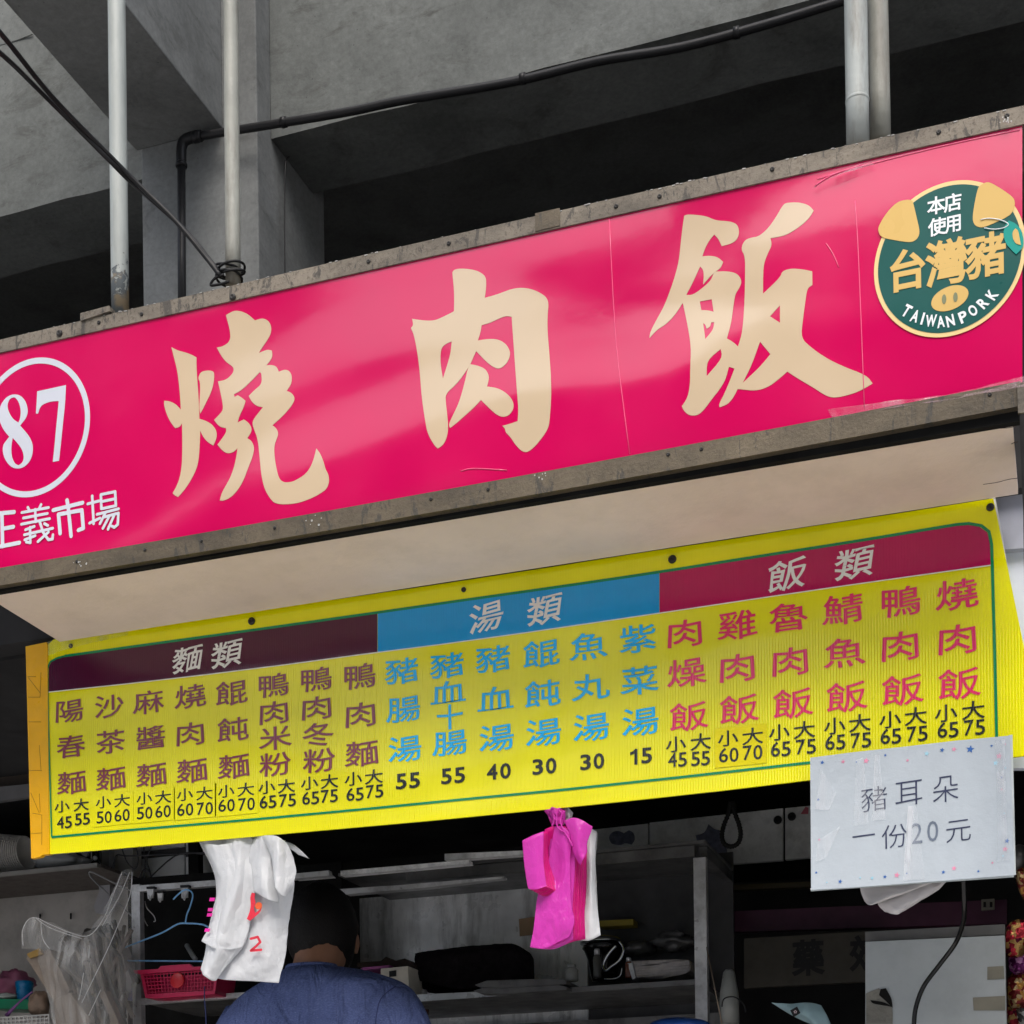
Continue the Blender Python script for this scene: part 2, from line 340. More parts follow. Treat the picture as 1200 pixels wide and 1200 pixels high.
# ---------------------------------------------------------------- lettering
GL = {}
def glyph(ch, off):
    k = (ch, off)
    if k not in GL:
        c = bpy.data.curves.new('glyph', 'FONT'); c.body = ch; c.size = 1; c.resolution_u = 3; c.bevel_depth = max(0, off); c.bevel_resolution = 0; c.offset = min(0, off)
        o = bpy.data.objects.new('glyph', c); col.objects.link(o); bpy.context.view_layer.update()
        me = o.to_mesh(); GL[k] = ([(v.co.x, v.co.y, v.co.z) for v in me.vertices], [tuple(p.vertices) for p in me.polygons if p.normal.z > .05 or off <= 0])
        o.to_mesh_clear(); bpy.data.objects.remove(o); bpy.data.curves.remove(c)
    return GL[k]
def em(px, py, Y):
    """world size of one pixel, across and up, where the pixel meets the plane Y"""
    a = onY(px, py, Y); return (onY(px+1, py, Y)-a).x, (onY(px, py-1, Y)-a).z
def text_vf(items, off=0.0, warp=None):
    """items: (string, px, py, w, h, Y[, slant, rot]) one glyph or a tight digit group each, centred on the pixel, flat in the plane Y"""
    V, Fs = [], []
    for it in items:
        s, px, py, wd, ht, Y = it[:6]; sl = it[6] if len(it) > 6 else 0; rot = it[7] if len(it) > 7 else 0
        gv, gf = glyph(s, off)
        if ord(s[0]) > 0x2000 : x0, x1, y0, y1 = .04, .96, -.075, .84
        else: x0, x1 = min(v[0] for v in gv), max(v[0] for v in gv); y0, y1 = min(v[1] for v in gv), max(v[1] for v in gv)
        c = onY(px, py, Y); ex, ez = em(px, py, Y); n = len(V)
        for x, y, zq in gv:
            u = ((x-x0)/(x1-x0)-.5)*wd*ex; v = ((y-y0)/(y1-y0)-.5)*ht*ez; u += sl*v
            if warp: u, v = warp(u, v, wd*ex, ht*ez)
            if rot: u, v = u*math.cos(rot)-v*math.sin(rot), u*math.sin(rot)+v*math.cos(rot)
            V.append(c+Vector((u, -zq*.0015, v)))
        for f in gf:
            a, b, d = V[n+f[0]], V[n+f[1]], V[n+f[2]]; f = tuple(i+n for i in f)
            Fs.append(f if (b-a).cross(d-a).y < 0 else f[::-1])
    return V, Fs
def lettering(name, items, mt, parent, off=0.0, warp=None):
    for it in items:
        V, Fs = text_vf([it], off, warp); used = sorted({i for f in Fs for i in f}); ix = {a: b for b, a in enumerate(used)}
        o = mesh_obj(name, [V[i] for i in used], [tuple(ix[i] for i in f) for f in Fs], mt, parent)
    return o

# ================================================================ GROUND AND STREET
g = mesh_obj('ground', [(-200,-200,0),(200,-200,0),(200,200,0),(-200,200,0)], [(0,1,2,3)], concrete('pavement', (.60, .58, .55), .2)); g['kind'] = 'structure'
pf = box('floor', (-6, 3.0, .004), (6, 9, .12), concrete('stall_floor', (.2, .19, .18), .4)); pf['kind'] = 'structure'
opp = empty('street_building', (0, -9, 0), 'pale three storey building across the street, behind the viewer', 'building')
M_opp = mat('opposite_wall', (.09, .09, .09), .8, scale=2); M_aw = mat('awning_cloth', (.04, .05, .05), .7)
M_oppw = mat('pale_bounce_wall', (.76, .73, .69), .7, scale=2)  # unseen lower wall kept pale to bounce light into the stall
GX0, GX1, HB = -8.6, -3.0, 10.5
box('wall', (-22, -12, 4.6), (GX0, -9, HB), M_opp, opp)
box('wall', (GX1, -12, 4.6), (22, -9, HB), M_opp, opp)
box('wall', (-22, -12, 0), (22, -8.98, 4.59), M_oppw, opp)
box('low_roof', (GX0+.01, -11.9, 4.6), (GX1-.01, -9.1, 5.6), M_oppw, opp)
box('reflection_blocker', (GX0+.01, -10.5, 7.3), (GX1-.01, -9.2, 9.75), M_opp, opp)  # added unseen slab, keeps bright sky out of the sign's lower reflection
for x0, x1 in ((-21, -16), (-15.4, -11.6), (-11, -8.8), (-2.8, -.6), (0, 3.4), (4, 8), (9, 14)): box('glare_slab', (x0, -9.9, 6.4), (x1, -8.3, 7.0), mat('white_glare_slab', (.82, .82, .82), .6), opp)  # added unseen white slabs, mirrored as glare on the menu board
for i in range(11):
    x = -20+i*4
    if not (GX0-2.3 < x < GX1): box('window', (x, -9.03, 7.6), (x+2.2, -8.98, 9.1), M_blk, opp)

# ================================================================ CONCRETE BUILDING OVER THE STALL
YC, YB, YB2 = 4.0, 4.08, 4.34
bld = empty('market_building', onY(300, 1439, YC)*1, 'grey concrete beams and column of the market hall above the red sign', 'building')
bz = onY(600, 90, YB).z; top = bz+1.0
cxr = onY(302, 200, YC).x; cxl = onY(166, 200, YC).x
box('column', (cxl, YC, onY(600, 670, 3.2).z+.11), (cxr, 4.42, top), M_conc3, bld, .004)
def rough_box(name, a, b, mt, parent, amp=.007, fr=4, nx=60, nz=14):
    """box whose front face and lower edge are uneven like trowelled concrete"""
    o = box(name, a, b, mt, parent)
    bm = bmesh.new(); bm.from_mesh(o.data)
    for e in bm.edges[:]: pass
    bmesh.ops.subdivide_edges(bm, edges=[e for e in bm.edges if abs(e.verts[0].co.x-e.verts[1].co.x) > .2], cuts=nx, use_grid_fill=True)
    bmesh.ops.subdivide_edges(bm, edges=[e for e in bm.edges if abs(e.verts[0].co.z-e.verts[1].co.z) > .1], cuts=nz, use_grid_fill=True)
    c = WL[o.name]
    for v in bm.verts:
        p = v.co+c; v.co.y += amp*noise.noise(p*fr)+amp*.5*noise.noise(p*fr*3); v.co.z += amp*.8*noise.noise(p*fr*1.3+Vector((9, 0, 0)))
    bm.to_mesh(o.data); bm.free(); o.data.polygons.foreach_set('use_smooth', [True]*len(o.data.polygons)); o.data.set_sharp_from_angle(angle=R_(40))
    return o
rough_box('beam', (cxr+.002, YB, bz), (6, YB2, top), M_conc, bld)
zl = onY(0, 253, YB).z
rough_box('beam', (-7, YB, zl), (cxl-.002, YB2, top), M_conc, bld)
# beam running out towards the street over the column
pl = onZ(10, 0, bz); a1 = onZ(165, 184, bz); a2 = onZ(258, 148, bz)
xl_ = a1.x; xr_ = a2.x
box('cross_beam', (xl_, 2.2, bz+.003), (xr_, YC-.002, top), M_conc3, bld, .004)
box('ceiling', (-7, 4.1, top), (6, 9, top+.2), M_conc2, bld)
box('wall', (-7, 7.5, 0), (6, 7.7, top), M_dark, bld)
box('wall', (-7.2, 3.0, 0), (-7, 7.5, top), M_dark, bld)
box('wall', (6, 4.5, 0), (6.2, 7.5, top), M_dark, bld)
rx = onY(385, 300, 4.42).x
# dark loft floor over the stall
sz = onY(600, 670, 3.2).z
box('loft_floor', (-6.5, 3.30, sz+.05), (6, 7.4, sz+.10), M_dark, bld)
tube('trowel_crease', [onY(0, 53, YB-.004), onY(20, 47, YB-.004), onY(38, 40, YB-.004)], .0022, M_conc, bld, 6)
fx = empty('ceiling_lamp', onY(1121, 95, 6.5), 'small dark unlit lamp hanging in the black gap over the pink sign', 'lamp')
pq = onY(1121, 95, 6.5)
mesh_obj('lamp_body', *disc_vf(pq-Vector((0,0,.07)), .045, (0,0,1), .11, 14, [(.6,0),(1,.2),(1,.7),(.5,1)]), M_blkm, fx, True)
tube('lamp_rod', [pq+Vector((0,0,.04)), pq+Vector((0,0,bz-pq.z+.9))], .006, M_blkm, fx)

# pipes and cables
def pipe(name, x0, y0, x1, y1, Y, r, mt, label, coup=None):
    a = onY(x0, y0, Y); b = onY(x1, y1, Y); d = (b-a)/(a-b).length; b2 = a+(b-a)*((bz+.95-a.z)/(b.z-a.z))
    n = 24; pts = [a.lerp(b2, i/n) for i in range(n+1)]
    t = empty(name, a, label, 'pipe', 'painted pipes rising from the sign box')
    tube('pipe_shaft', pts, r, mt, t, 20)
    if 0: mesh_obj('pipe_foot', *disc_vf(a-Vector((0,0,.003)), r*1.12, (0,0,1), .02, 20), mt, t, True)
    if coup:
        c = a.lerp(b2, (onY(*coup, Y).z-a.z)/(b2.z-a.z)); mesh_obj('pipe_coupling', *disc_vf(c, r*1.04, (0,0,1), .009, 20, [(.9,0),(1,.25),(1,.75),(.9,1)]), mt, t, True)
    return t
pipe('support_pipe', 141, 372, 136.6, 0, 2.98, .0185, M_peel, 'thick white pipe with peeling paint at its foot, furthest left on the sign box')
pipe('support_pipe', 273.3, 335, 270.5, 0, 2.98, .0155, M_pipe2, 'thin stained pipe with black cables tied round its foot')
pipe('support_pipe', 1005.5, 172, 1002.7, 0, 2.98, .0205, M_pipe, 'pale jointed pipe, the thicker of the pair standing together', (1002.7, 122))
pipe('support_pipe', 1032, 165, 1028.6, 0, 3.03, .0185, M_pipe2, 'duller pipe standing just behind the thicker pale one')
# peeled patch at foot of first pipe: loose paint flakes
dp = empty('drain_pipe', onY(212, 345, 3.93), 'black pipe with an elbow running up the column and along the beam', 'pipe')
el = [onY(213.5, 420, 3.95), onY(212.5, 190, 3.95)]
tube('upright_pipe', el, .0115, M_blk, dp, 14)
tube('elbow', [onY(212.5, 192, 3.95), onY(213, 172, 3.95), onY(219, 163, 3.95), onY(236, 159, 3.95)], .0145, M_blk, dp, 14, 6)
mesh_obj('collar', *disc_vf(onY(212.6, 196, 3.95), .0165, (0,0,1), .012, 16, [(.9,0),(1,.2),(1,.8),(.9,1)]), M_blk, dp, True)
mesh_obj('collar', *disc_vf(onY(226, 161.5, 3.95), .0155, (1,0,.02), .02, 16, [(.9,0),(1,.2),(1,.8),(.9,1)]), M_blk, dp, True)
hp = [onY(236, 159, 3.95), onY(262, 155, 3.95), onY(400, 132.5, 3.95), onY(470, 118, 3.95), onY(600, 96, 3.95), onY(700, 72, 3.95), onY(800, 55, 3.95), onY(900, 28, 3.95), onY(985, 2, 3.95), onY(1080, -26, 3.95)]
tube('level_pipe', hp, .0105, M_blk, dp, 14, 5)
for i, (x, y) in enumerate([(330, 144), (610, 93), (860, 39)]): mesh_obj('clip', *disc_vf(onY(x, y, 3.95), .0135, (1,0,0), .014, 14), M_blk, dp, True)
cb = [(-60, -25, 2.4), (0, 38, 2.5), (60, 112, 2.7), (128, 182, 2.85), (160, 214, 2.9), (205, 258, 2.93), (240, 300, 2.95), (258, 323, 2.955)]
tag(tube('cable', [onY(*q) for q in cb], .0048, M_blk, None, 8, 5), 'upper of two black cables slanting down to the stained pipe', 'cable', 'black cables slanting to the pipe foot')
cb = [(-60, 20, 2.4), (0, 62, 2.5), (50, 110, 2.7), (128, 188, 2.85), (152, 212, 2.9), (190, 245, 2.93), (222, 275, 2.95), (256, 318, 2.955)]
tag(tube('cable', [onY(*q) for q in cb], .0044, M_blk, None, 8, 5), 'lower of two black cables slanting down to the stained pipe', 'cable', 'black cables slanting to the pipe foot')
kn = MB(); cp = onY(273, 321, 2.98)
for k, (dz, rr) in enumerate([(0, .021), (.008, .024), (-.008, .022), (.014, .020)]):
    ring = [cp+Vector((math.cos(a)*rr*1.25-.004*k, math.sin(a)*rr-.002, dz+.006*math.sin(a+k*1.7))) for a in [i*2*math.pi/22 for i in range(23)]]
    kn.add(*tube_vf(ring, .0026, 6))
kn.add(*tube_vf(curve_pts([onY(262, 322, 2.955), onY(252, 326, 2.955), onY(247, 334, 2.955), onY(258, 333, 2.955), onY(268, 330, 2.955)], 5), .003, 6))
tag(kn.build('cable_tie', M_blk, None, True), 'loops of black cable knotted round the foot of the thin pipe', 'cable')
tag(tube('cable', [onY(340, 184, 4.15), onY(335, 190, 4.12), onY(333.5, 240, 4.12), onY(334, 330, 4.12)], .002, M_blk, None, 6, 6), 'thin black cable hanging down the side face of the column', 'cable')

# ================================================================ THE PINK SHOP SIGN
YS = 2.88
ft = lambda x: 398-.2330*x if x < 400 else 304.8-.2268*(x-400)       # top of upper rail
pt = lambda x: 414-.2233*x                                         # top edge of vinyl
pb = lambda x: 664.5 - .170*x - 1.1e-5*x*x                          # bottom edge of vinyl
fb = lambda x: 686 - .164*x - 1.0e-5*x*x                           # bottom of lower rail
sgn = empty('shop_sign', onY(600, 590, YS), 'long pink shop sign with three big cream characters and round number, hung on weathered rails', 'sign')
xs = [-140, 0, 200, 400, 600, 800, 1000, 1198]
mesh_obj('face_panel', *prism_vf([([onY(x, pt(x)-3, YS) for x in xs]+[onY(x, pb(x)+3, YS) for x in xs[::-1]], [])], .012), M_pink, sgn)
xr = [-140, 0, 200, 400, 600, 800, 1000, 1215]
ur = mesh_obj('frame_rail', *prism_vf([([onY(x, ft(x), YS-.004) for x in xr]+[onY(x, pt(x)-1, YS-.004) for x in xr[::-1]], [])], .13), M_rail, sgn)
xr2 = [-140, 0, 200, 400, 600, 800, 1000, 1196]
lr = mesh_obj('frame_rail', *prism_vf([([onY(x, pb(x)+1, YS-.012) for x in xr2]+[onY(x, fb(x), YS-.012) for x in xr2[::-1]], [])], .03), M_rail2, sgn)
for x, dy in [(70, 9), (116, 7), (166, 9), (273, 14), (432, 9), (526, 9), (722, 10), (773, 10), (905, 8), (1100, 9), (1180, 8)]:
    screw(onY(x, ft(x)+dy, YS-.004), .0042 if x not in (273, 70) else .007, ur)
for x, dy in [(90, 9), (170, 9), (236, 10), (322, 10), (505, 9), (572, 10), (783, 8), (822, 9), (1160, 10)]:
    screw(onY(x, pb(x)+dy, YS-.012), .0035, lr)
# small steel lug above the rail, splice plate, peeled paint flakes and drips
slab('lug', [(94, 367), (128, 358), (129, 364), (94, 376)], YS-.008, .02, M_rail, sgn)
slab('splice_plate', [(627, 250), (656, 243.5), (656, 264), (627, 271)], YS-.0055, .0014, M_rail2, sgn)
slab('corner_plate', [(1192, 449), (1215, 445), (1215, 482), (1193, 484)], YS-.018, .004, M_rail, sgn)
fl = MB(); M_flake = mat('pale_paint_flakes', (.42, .42, .40), .7)
for k in range(70):
    x = random.uniform(0, 1195); p0 = onY(x, ft(x)+random.uniform(-.8, .6), YS-.0050); s = random.uniform(.0005, .0016)
    fl.add(*box_vf(p0-Vector((s*2, 0, s*.5)), p0+Vector((s*2, .003, s*.5))))
for k in range(30):
    x, y = random.choice([(638, 558), (92, 660), (367, 610), (1180, 142)]); p0 = onY(x+random.gauss(0, 5), y+random.gauss(0, 3), YS-.0130); s = random.uniform(.0006, .0016)
    fl.add(*box_vf(p0-Vector((s, 0, s)), p0+Vector((s, .002, s))))
fl.build('paint_flakes', M_flake, sgn)['kind'] = 'stuff'
# black gap strip, soffit board, box roof
zb = onY(600, fb(600), YS).z
xS0, xS1 = onY(-160, 600, YS).x, onY(1192, 500, YS).x
box('gap_strip', (xS0, YS+.004, zb-.012), (xS1+.004, YS+.02, zb+.01), M_blkm, sgn)
sf0 = onY(600, fb(600)+6, YS+.01); xsl = onZ(72, 744, sf0.z+.0).x
zs = sz+.006
# soffit: slightly sloping plywood from the lower rail back to the menu board
SV = []
for (x, yf, yb_) in ((0, 0, 0), (1, 0, 0)): pass
fl_, fr_ = Vector((onX(72, 744, 0).x, 0, 0)), 0
bl = onY(70, 752, 3.19); br = onY(1193, 579, 3.19); flp = Vector((bl.x, YS+.02, onY(-120, fb(-120)+4, YS+.02).z)); frp = Vector((br.x, YS+.02, onY(1190, 486, YS+.02).z))
th = Vector((0, 0, .012))
mesh_obj('soffit_board', [flp, frp, br, bl, flp+th, frp+th, br+th, bl+th], [(0,3,2,1),(4,5,6,7),(0,1,5,4),(1,2,6,5),(2,3,7,6),(3,0,4,7)], M_soffit, sgn)
cr_m = mat('crack', (.05, .035, .025), .9)
ck = MB()
for (x0, y0, x1, y1) in [(1130, 507, 1190, 500), (1152, 568, 1192, 560), (1185, 520, 1192, 518)]:
    zz = lambda px, py: onZ(px, py, (frp.z+br.z)/2-.003)
    pts = [(x0+(x1-x0)*k/6, y0+(y1-y0)*k/6+random.uniform(-.5, .5)) for k in range(7)]
    P3 = []
    for px, py in pts:   # meet the sloping board
        nrm = (br-frp).cross(bl-frp).normalized(); d = ray(px, py); tt = (frp-CO).dot(nrm)/d.dot(nrm); P3.append(CO+d*tt)
    ck.add(*tube_vf(P3, .0009, 5))
ck.build('split', cr_m, sgn)
box('box_roof', (xS0, YS+.013, onY(600, ft(600), YS).z-.02), (onY(1205, 300, YS).x, 3.28, onY(600, ft(600), YS).z-.005), M_rail2, sgn)
box('box_back', (xS0, 3.22, sz+.02), (onY(1205, 300, YS).x, 3.29, onY(600, ft(600), YS).z-.024), M_dark, sgn)

def traced(name, origin, s, polys, mt, parent, Y, th=.0005, it=2, cl=.55):
    pp = []
    for outer, holes in polys:
        f = lambda l: [onY(origin[0]+x/s, origin[1]+y/s, Y) for x, y in smooth_poly(l, it, cl)]
        pp.append((f(outer), [f(h) for h in holes]))
    return mesh_obj(name, *prism_vf(pp, th), mt, parent)
YL = YS-.0007
shaoA = [(148,272),(180,290),(225,302),(262,315),(289,330),(289,400),(297,500),(303,600),(305,675),(345,688),(380,710),(402,745),(403,780),(392,810),(383,826),(350,805),(325,775),(310,742),(306,850),(298,930),(275,990),(240,1050),(205,1095),(185,1116),(165,1105),(155,1094),(175,1060),(195,1010),(208,930),(210,800),(208,700),(195,722),(170,728),(150,705),(125,660),(106,600),(108,574),(140,577),(175,595),(201,624),(198,560),(190,470),(180,400),(165,340)]
shaoB = [(298,448),(312,412),(350,403),(380,406),(390,420),(385,480),(370,530),(340,590),(320,630),(310,646),(305,620),(307,560),(310,500),(308,465)]
shaoC = [(455,92),(500,66),(540,70),(580,88),(618,122),(640,115),(665,110),(695,125),(710,155),(708,195),(690,230),(655,280),(640,305),(665,295),(690,286),(713,292),(717,325),(700,355),(681,375),(720,373),(742,385),(752,411),(790,397),(815,410),(826,435),(823,480),(796,519),(820,527),(840,550),(840,575),(815,615),(770,665),(716,712),(740,730),(750,760),(740,790),(728,820),(726,870),(735,940),(750,1005),(775,1033),(820,1033),(860,1015),(905,985),(935,940),(952,890),(963,842),(985,870),(1005,920),(1015,960),(1032,990),(1036,1030),(1022,1070),(980,1100),(920,1130),(840,1155),(735,1157),(700,1120),(672,1070),(655,1000),(645,900),(635,790),(605,715),(605,690),(620,665),(663,611),(630,605),(600,580),(583,547),(620,510),(657,480),(655,420),(645,413),(610,450),(560,500),(525,525),(500,537),(503,553),(522,543),(548,560),(565,575),(555,610),(530,660),(520,697),(555,679),(580,695),(602,730),(590,765),(574,784),(600,800),(615,840),(605,890),(580,950),(555,1020),(520,1080),(480,1120),(440,1137),(420,1135),(430,1095),(455,1050),(480,1005),(500,950),(515,880),(520,840),(500,862),(465,872),(435,855),(407,821),(435,785),(458,748),(455,728),(425,722),(405,705),(388,682),(415,655),(440,625),(435,580),(425,530),(410,465),(450,458),(475,440),(499,411),(497,383),(460,360),(430,325),(404,275),(440,268),(480,238),(478,180),(465,130)]
rouA = [(350,92),(370,75),(430,74),(490,84),(530,105),(549,130),(548,190),(540,245),(590,232),(640,215),(700,192),(760,185),(820,195),(870,218),(905,245),(915,285),(908,340),(908,450),(918,560),(928,700),(930,830),(922,940),(915,1005),(880,1060),(840,1110),(800,1145),(775,1150),(750,1138),(720,1105),(690,1060),(662,1032),(660,1012),(643,995),(690,983),(733,967),(738,900),(728,780),(718,640),(708,500),(698,356),(665,350),(620,368),(570,392),(522,405),(515,450),(500,495),(560,485),(620,488),(665,515),(688,555),(688,590),(665,635),(625,663),(590,650),(550,620),(490,557),(475,590),(457,632),(440,660),(410,705),(370,755),(310,808),(312,860),(320,930),(326,990),(322,1050),(300,1105),(265,1128),(245,1110),(205,1040),(190,960),(170,820),(160,680),(145,560),(125,460),(108,422),(122,405),(115,368),(180,378),(245,379),(300,355),(360,324),(362,220),(352,110)]
rouH = [(285,540),(310,515),(347,500),(340,570),(320,640),(295,718),(283,650),(280,590)]
rouD = [(455,634),(500,642),(545,662),(565,700),(562,735),(553,765),(600,770),(650,790),(695,830),(711,870),(705,905),(680,935),(645,944),(610,930),(570,895),(518,843),(480,885),(430,930),(380,975),(337,1008),(328,988),(350,940),(385,870),(410,790),(430,710),(441,660)]
fanA = [(222,98),(240,90),(330,98),(380,122),(450,125),(488,140),(499,175),(490,215),(460,238),(410,250),(395,215),(373,192),(345,225),(325,265),(313,302),(350,298),(390,305),(418,330),(405,360),(380,378),(440,376),(490,388),(512,425),(500,460),(478,490),(468,560),(457,640),(440,700),(436,714),(465,730),(492,754),(510,700),(520,620),(526,500),(528,400),(528,300),(506,265),(525,220),(560,207),(596,202),(640,165),(680,110),(720,40),(740,32),(800,30),(850,45),(872,72),(850,110),(800,155),(730,198),(655,210),(663,245),(640,290),(618,350),(618,489),(660,450),(705,405),(715,375),(760,362),(820,367),(865,377),(866,445),(840,462),(830,530),(818,620),(808,712),(860,760),(930,810),(1020,855),(1140,900),(1168,940),(1120,970),(1060,995),(975,1014),(930,1000),(870,960),(800,920),(740,880),(690,925),(640,960),(580,977),(515,970),(490,968),(470,1010),(440,1045),(400,1060),(396,1045),(420,1000),(450,930),(475,865),(446,856),(430,920),(400,970),(360,1020),(320,1075),(290,1100),(250,1102),(222,1080),(210,1055),(240,1010),(252,940),(252,860),(257,760),(240,650),(215,535),(180,590),(135,640),(85,670),(48,712),(50,685),(80,625),(120,555),(145,490),(170,420),(195,330),(205,230),(213,160)]
fanH = [[(302,352),(322,375),(317,443),(350,405),(370,387),(358,418),(330,448),(265,497),(232,495),(262,440)],[(300,528),(360,517),(370,580),(345,573),(308,572)],[(317,637),(327,642),(335,665),(352,655),(358,632),(373,632),(368,670),(328,717)],[(335,825),(405,767),(415,812),(335,903)],[(653,603),(703,547),(703,635)],[(603,730),(655,793),(600,860),(515,938),(560,850)]]
tag(traced('character', (170, 350), 4.8, [(shaoA, []), (shaoB, []), (shaoC, [])], M_cream, sgn, YL), 'first big cream character, with a fire stroke')
tag(traced('character', (460, 300), 5.0, [(rouA, [rouH]), (rouD, [])], M_cream, sgn, YL), 'middle big cream character, boxed in on three sides')
tag(traced('character', (750, 230), 1200/280, [(fanA, fanH)], M_cream, sgn, YL), 'third big cream character, beside the round sticker')
# the ring and the number
ring_c = onY(38, 501, YL); er = 81*em(38, 501, YS)[1]
def ring(c, r0_, r1_, n=72, sx=1.0):
    return [([c+Vector((math.cos(2*math.pi*k/n)*r1_*sx, 0, math.sin(2*math.pi*k/n)*r1_)) for k in range(n)], [[c+Vector((math.cos(2*math.pi*k/n)*r0_*sx, 0, math.sin(2*math.pi*k/n)*r0_)) for k in range(n)]])]
mesh_obj('number_ring', *prism_vf(ring(ring_c, er*.915, er, 96, .97), .001), M_white, sgn)
o8 = [(85,286),(110,292),(135,318),(148,355),(150,385),(140,415),(120,440),(108,455),(140,490),(165,525),(178,565),(176,610),(160,650),(130,680),(95,689),(60,680),(30,645),(14,600),(16,560),(35,535),(50,515),(20,480),(0,440),(-8,395),(2,345),(30,305),(60,288)]
h8a = [(85,304),(105,335),(113,380),(108,420),(100,438),(75,425),(50,390),(38,350),(48,315),(68,302)]
h8b = [(68,520),(95,550),(120,585),(130,625),(122,655),(100,670),(78,660),(62,620),(60,570)]
o7 = [(201,270),(356,236),(352,330),(342,420),(330,540),(318,645),(285,651),(292,590),(302,480),(312,380),(317,322),(270,325),(232,340),(215,358),(205,390),(194,390),(198,330)]
traced('digit', (0, 400), 4.61, [(o8, [h8a, h8b])], M_white, sgn, YL)
traced('digit', (0, 400), 4.61, [(o7, [])], M_white, sgn, YL, cl=.8)
# market name in round-ended strokes
def strokes(name, lines, w_px, Y, mt, parent, origin, s):
    V, Fs = [], []
    for li, l in enumerate(lines):
        P = [onY(origin[0]+x/s, origin[1]+y/s, Y-.00012*li) for x, y in l]; r = w_px/s*em(*l[0], Y)[1]/2 if False else w_px/s/2*em(600, 600, Y)[1]
        for i, p in enumerate(P):                                  # joints
            n = len(V); V += [p+Vector((math.cos(a)*r, 0, math.sin(a)*r)) for a in [k*math.pi/6 for k in range(12)]]; Fs.append(tuple(range(n+11, n-1, -1)) if False else tuple(range(n, n+12)))
            if i < len(P)-1:
                q = P[i+1]; d = (q-p).normalized(); t = Vector((-d.z, 0, d.x))*r; n = len(V)
                e = Vector((0, -.00004*(i+1), 0)); V += [p+t+e, p-t+e, q-t+e, q+t+e]; Fs.append((n, n+1, n+2, n+3))
    o = mesh_obj(name, V, Fs, mt, parent)
    bm = bmesh.new(); bm.from_mesh(o.data)
    for f in bm.faces:
        f.normal_update()
        if f.normal.y > 0: f.normal_flip()
    bm.to_mesh(o.data); bm.free(); return o
oj, js = (0, 400), 4.61
strokes('character', [[(-58,935),(76,922)],[(10,930),(14,1108)],[(18,1012),(72,1002)],[(-40,1020),(-34,1110)],[(-66,1122),(104,1088)]], 25, YL, M_white, sgn, oj, js)
strokes('character', [[(150,897),(160,915)],[(222,882),(212,902)],[(118,925),(262,898)],[(126,955),(256,930)],[(190,908),(193,975)],[(116,988),(268,958)],[(138,1018),(185,1000)],[(132,1045),(285,1010)],[(162,1005),(164,1088),(142,1084)],[(134,1072),(190,1050)],[(215,975),(232,1030),(262,1072),(284,1068),(286,1045)],[(262,1030),(205,1082)],[(240,985),(258,995)]], 17, YL, M_white, sgn, oj, js)
strokes('character', [[(362,858),(366,882)],[(288,912),(446,872)],[(316,935),(325,1038)],[(316,935),(442,912),(450,1010),(424,1020)],[(368,890),(384,1052)]], 24, YL, M_white, sgn, oj, js)
strokes('character', [[(498,835),(506,985)],[(474,878),(536,862)],[(484,982),(540,955)],[(545,828),(548,905)],[(545,828),(622,812),(626,888),(548,905)],[(546,866),(624,850)],[(524,935),(640,905)],[(570,925),(540,985)],[(560,950),(640,928),(636,990),(618,1005),(604,998)],[(592,942),(556,1010)],[(618,936),(584,1015)]], 17, YL, M_white, sgn, oj, js)

# round pork sticker
stk = empty('pork_sticker', onY(1112, 394, YS), 'round dark green sticker with gold pig ears and snout, stuck on the pink sign', 'sticker')
YK = YS-.0020
sc_c = onY(1112, 303.5, YK); sr = 90.5*em(1112, 303, YS)[1]; sx = .955
def oval(c, rx_, rz_, n=48, rot=0): return [c+Vector((math.cos(a)*rx_*math.cos(rot)-math.sin(a)*rz_*math.sin(rot), 0, math.cos(a)*rx_*math.sin(rot)+math.sin(a)*rz_*math.cos(rot))) for a in [2*math.pi*k/n for k in range(n)]]
dn = lambda v, k: [p+Vector((0, -.0007*k, 0)) for p in v]
mesh_obj('sticker_rim', *prism_vf([(oval(sc_c, sr*sx, sr, 96), [])], .0006), M_goldrim, stk)
mesh_obj('sticker_disc', *prism_vf([(dn(oval(sc_c, sr*sx*.945, sr*.945, 96), 1), [])], .0006), M_teal, stk)
so_, ss = (1010, 200), 6.0
earl = [(352,205),(362,228),(385,330),(405,410),(403,455),(380,488),(340,505),(240,490),(135,470),(113,420),(120,385),(170,300),(240,225),(300,205)]
earr = [(815,120),(840,98),(875,80),(910,85),(1000,140),(1068,190),(1078,230),(1065,280),(1040,315),(950,360),(855,400),(810,395),(785,370),(778,330),(790,240)]
ytop = YK-.0014
for e in (earl, earr): traced('pig_ear', so_, ss, [(e, [])], M_gold, stk, ytop, .0005, 2, .3)
sn = onY(1010+618/6, 200+897/6, ytop); k1, k2 = em(1112, 350, ytop)
snout = mesh_obj('pig_snout', *prism_vf([(oval(sn, 22*k1, 14*k2, 48, .16), [])], .0005), M_gold, stk)
for x, y in ((578, 903), (658, 889)): mesh_obj('nostril', *prism_vf([(oval(onY(1010+x/6, 200+y/6, ytop-.0006), 2.6*k1, 5.6*k2, 20), [])], .0004), M_nostril, snout)
lettering('lettering', [('本', 1010+522/6, 200+243/6, 20, 20, ytop-.0002), ('店', 1010+640/6, 200+222/6, 20, 20, ytop-.0002), ('使', 1010+530/6, 200+392/6, 20, 20, ytop-.0002), ('用', 1010+645/6, 200+368/6, 19, 20, ytop-.0002)], M_stwhite, stk, .02)
lettering('lettering', [('台', 1010+318/6, 200+695/6, 43, 46, ytop-.0002), ('灣', 1010+595/6, 200+640/6, 46, 51, ytop-.0002), ('豬', 1010+872/6, 200+590/6, 45, 49, ytop-.0002)], M_gold, stk, .026)
arc = []
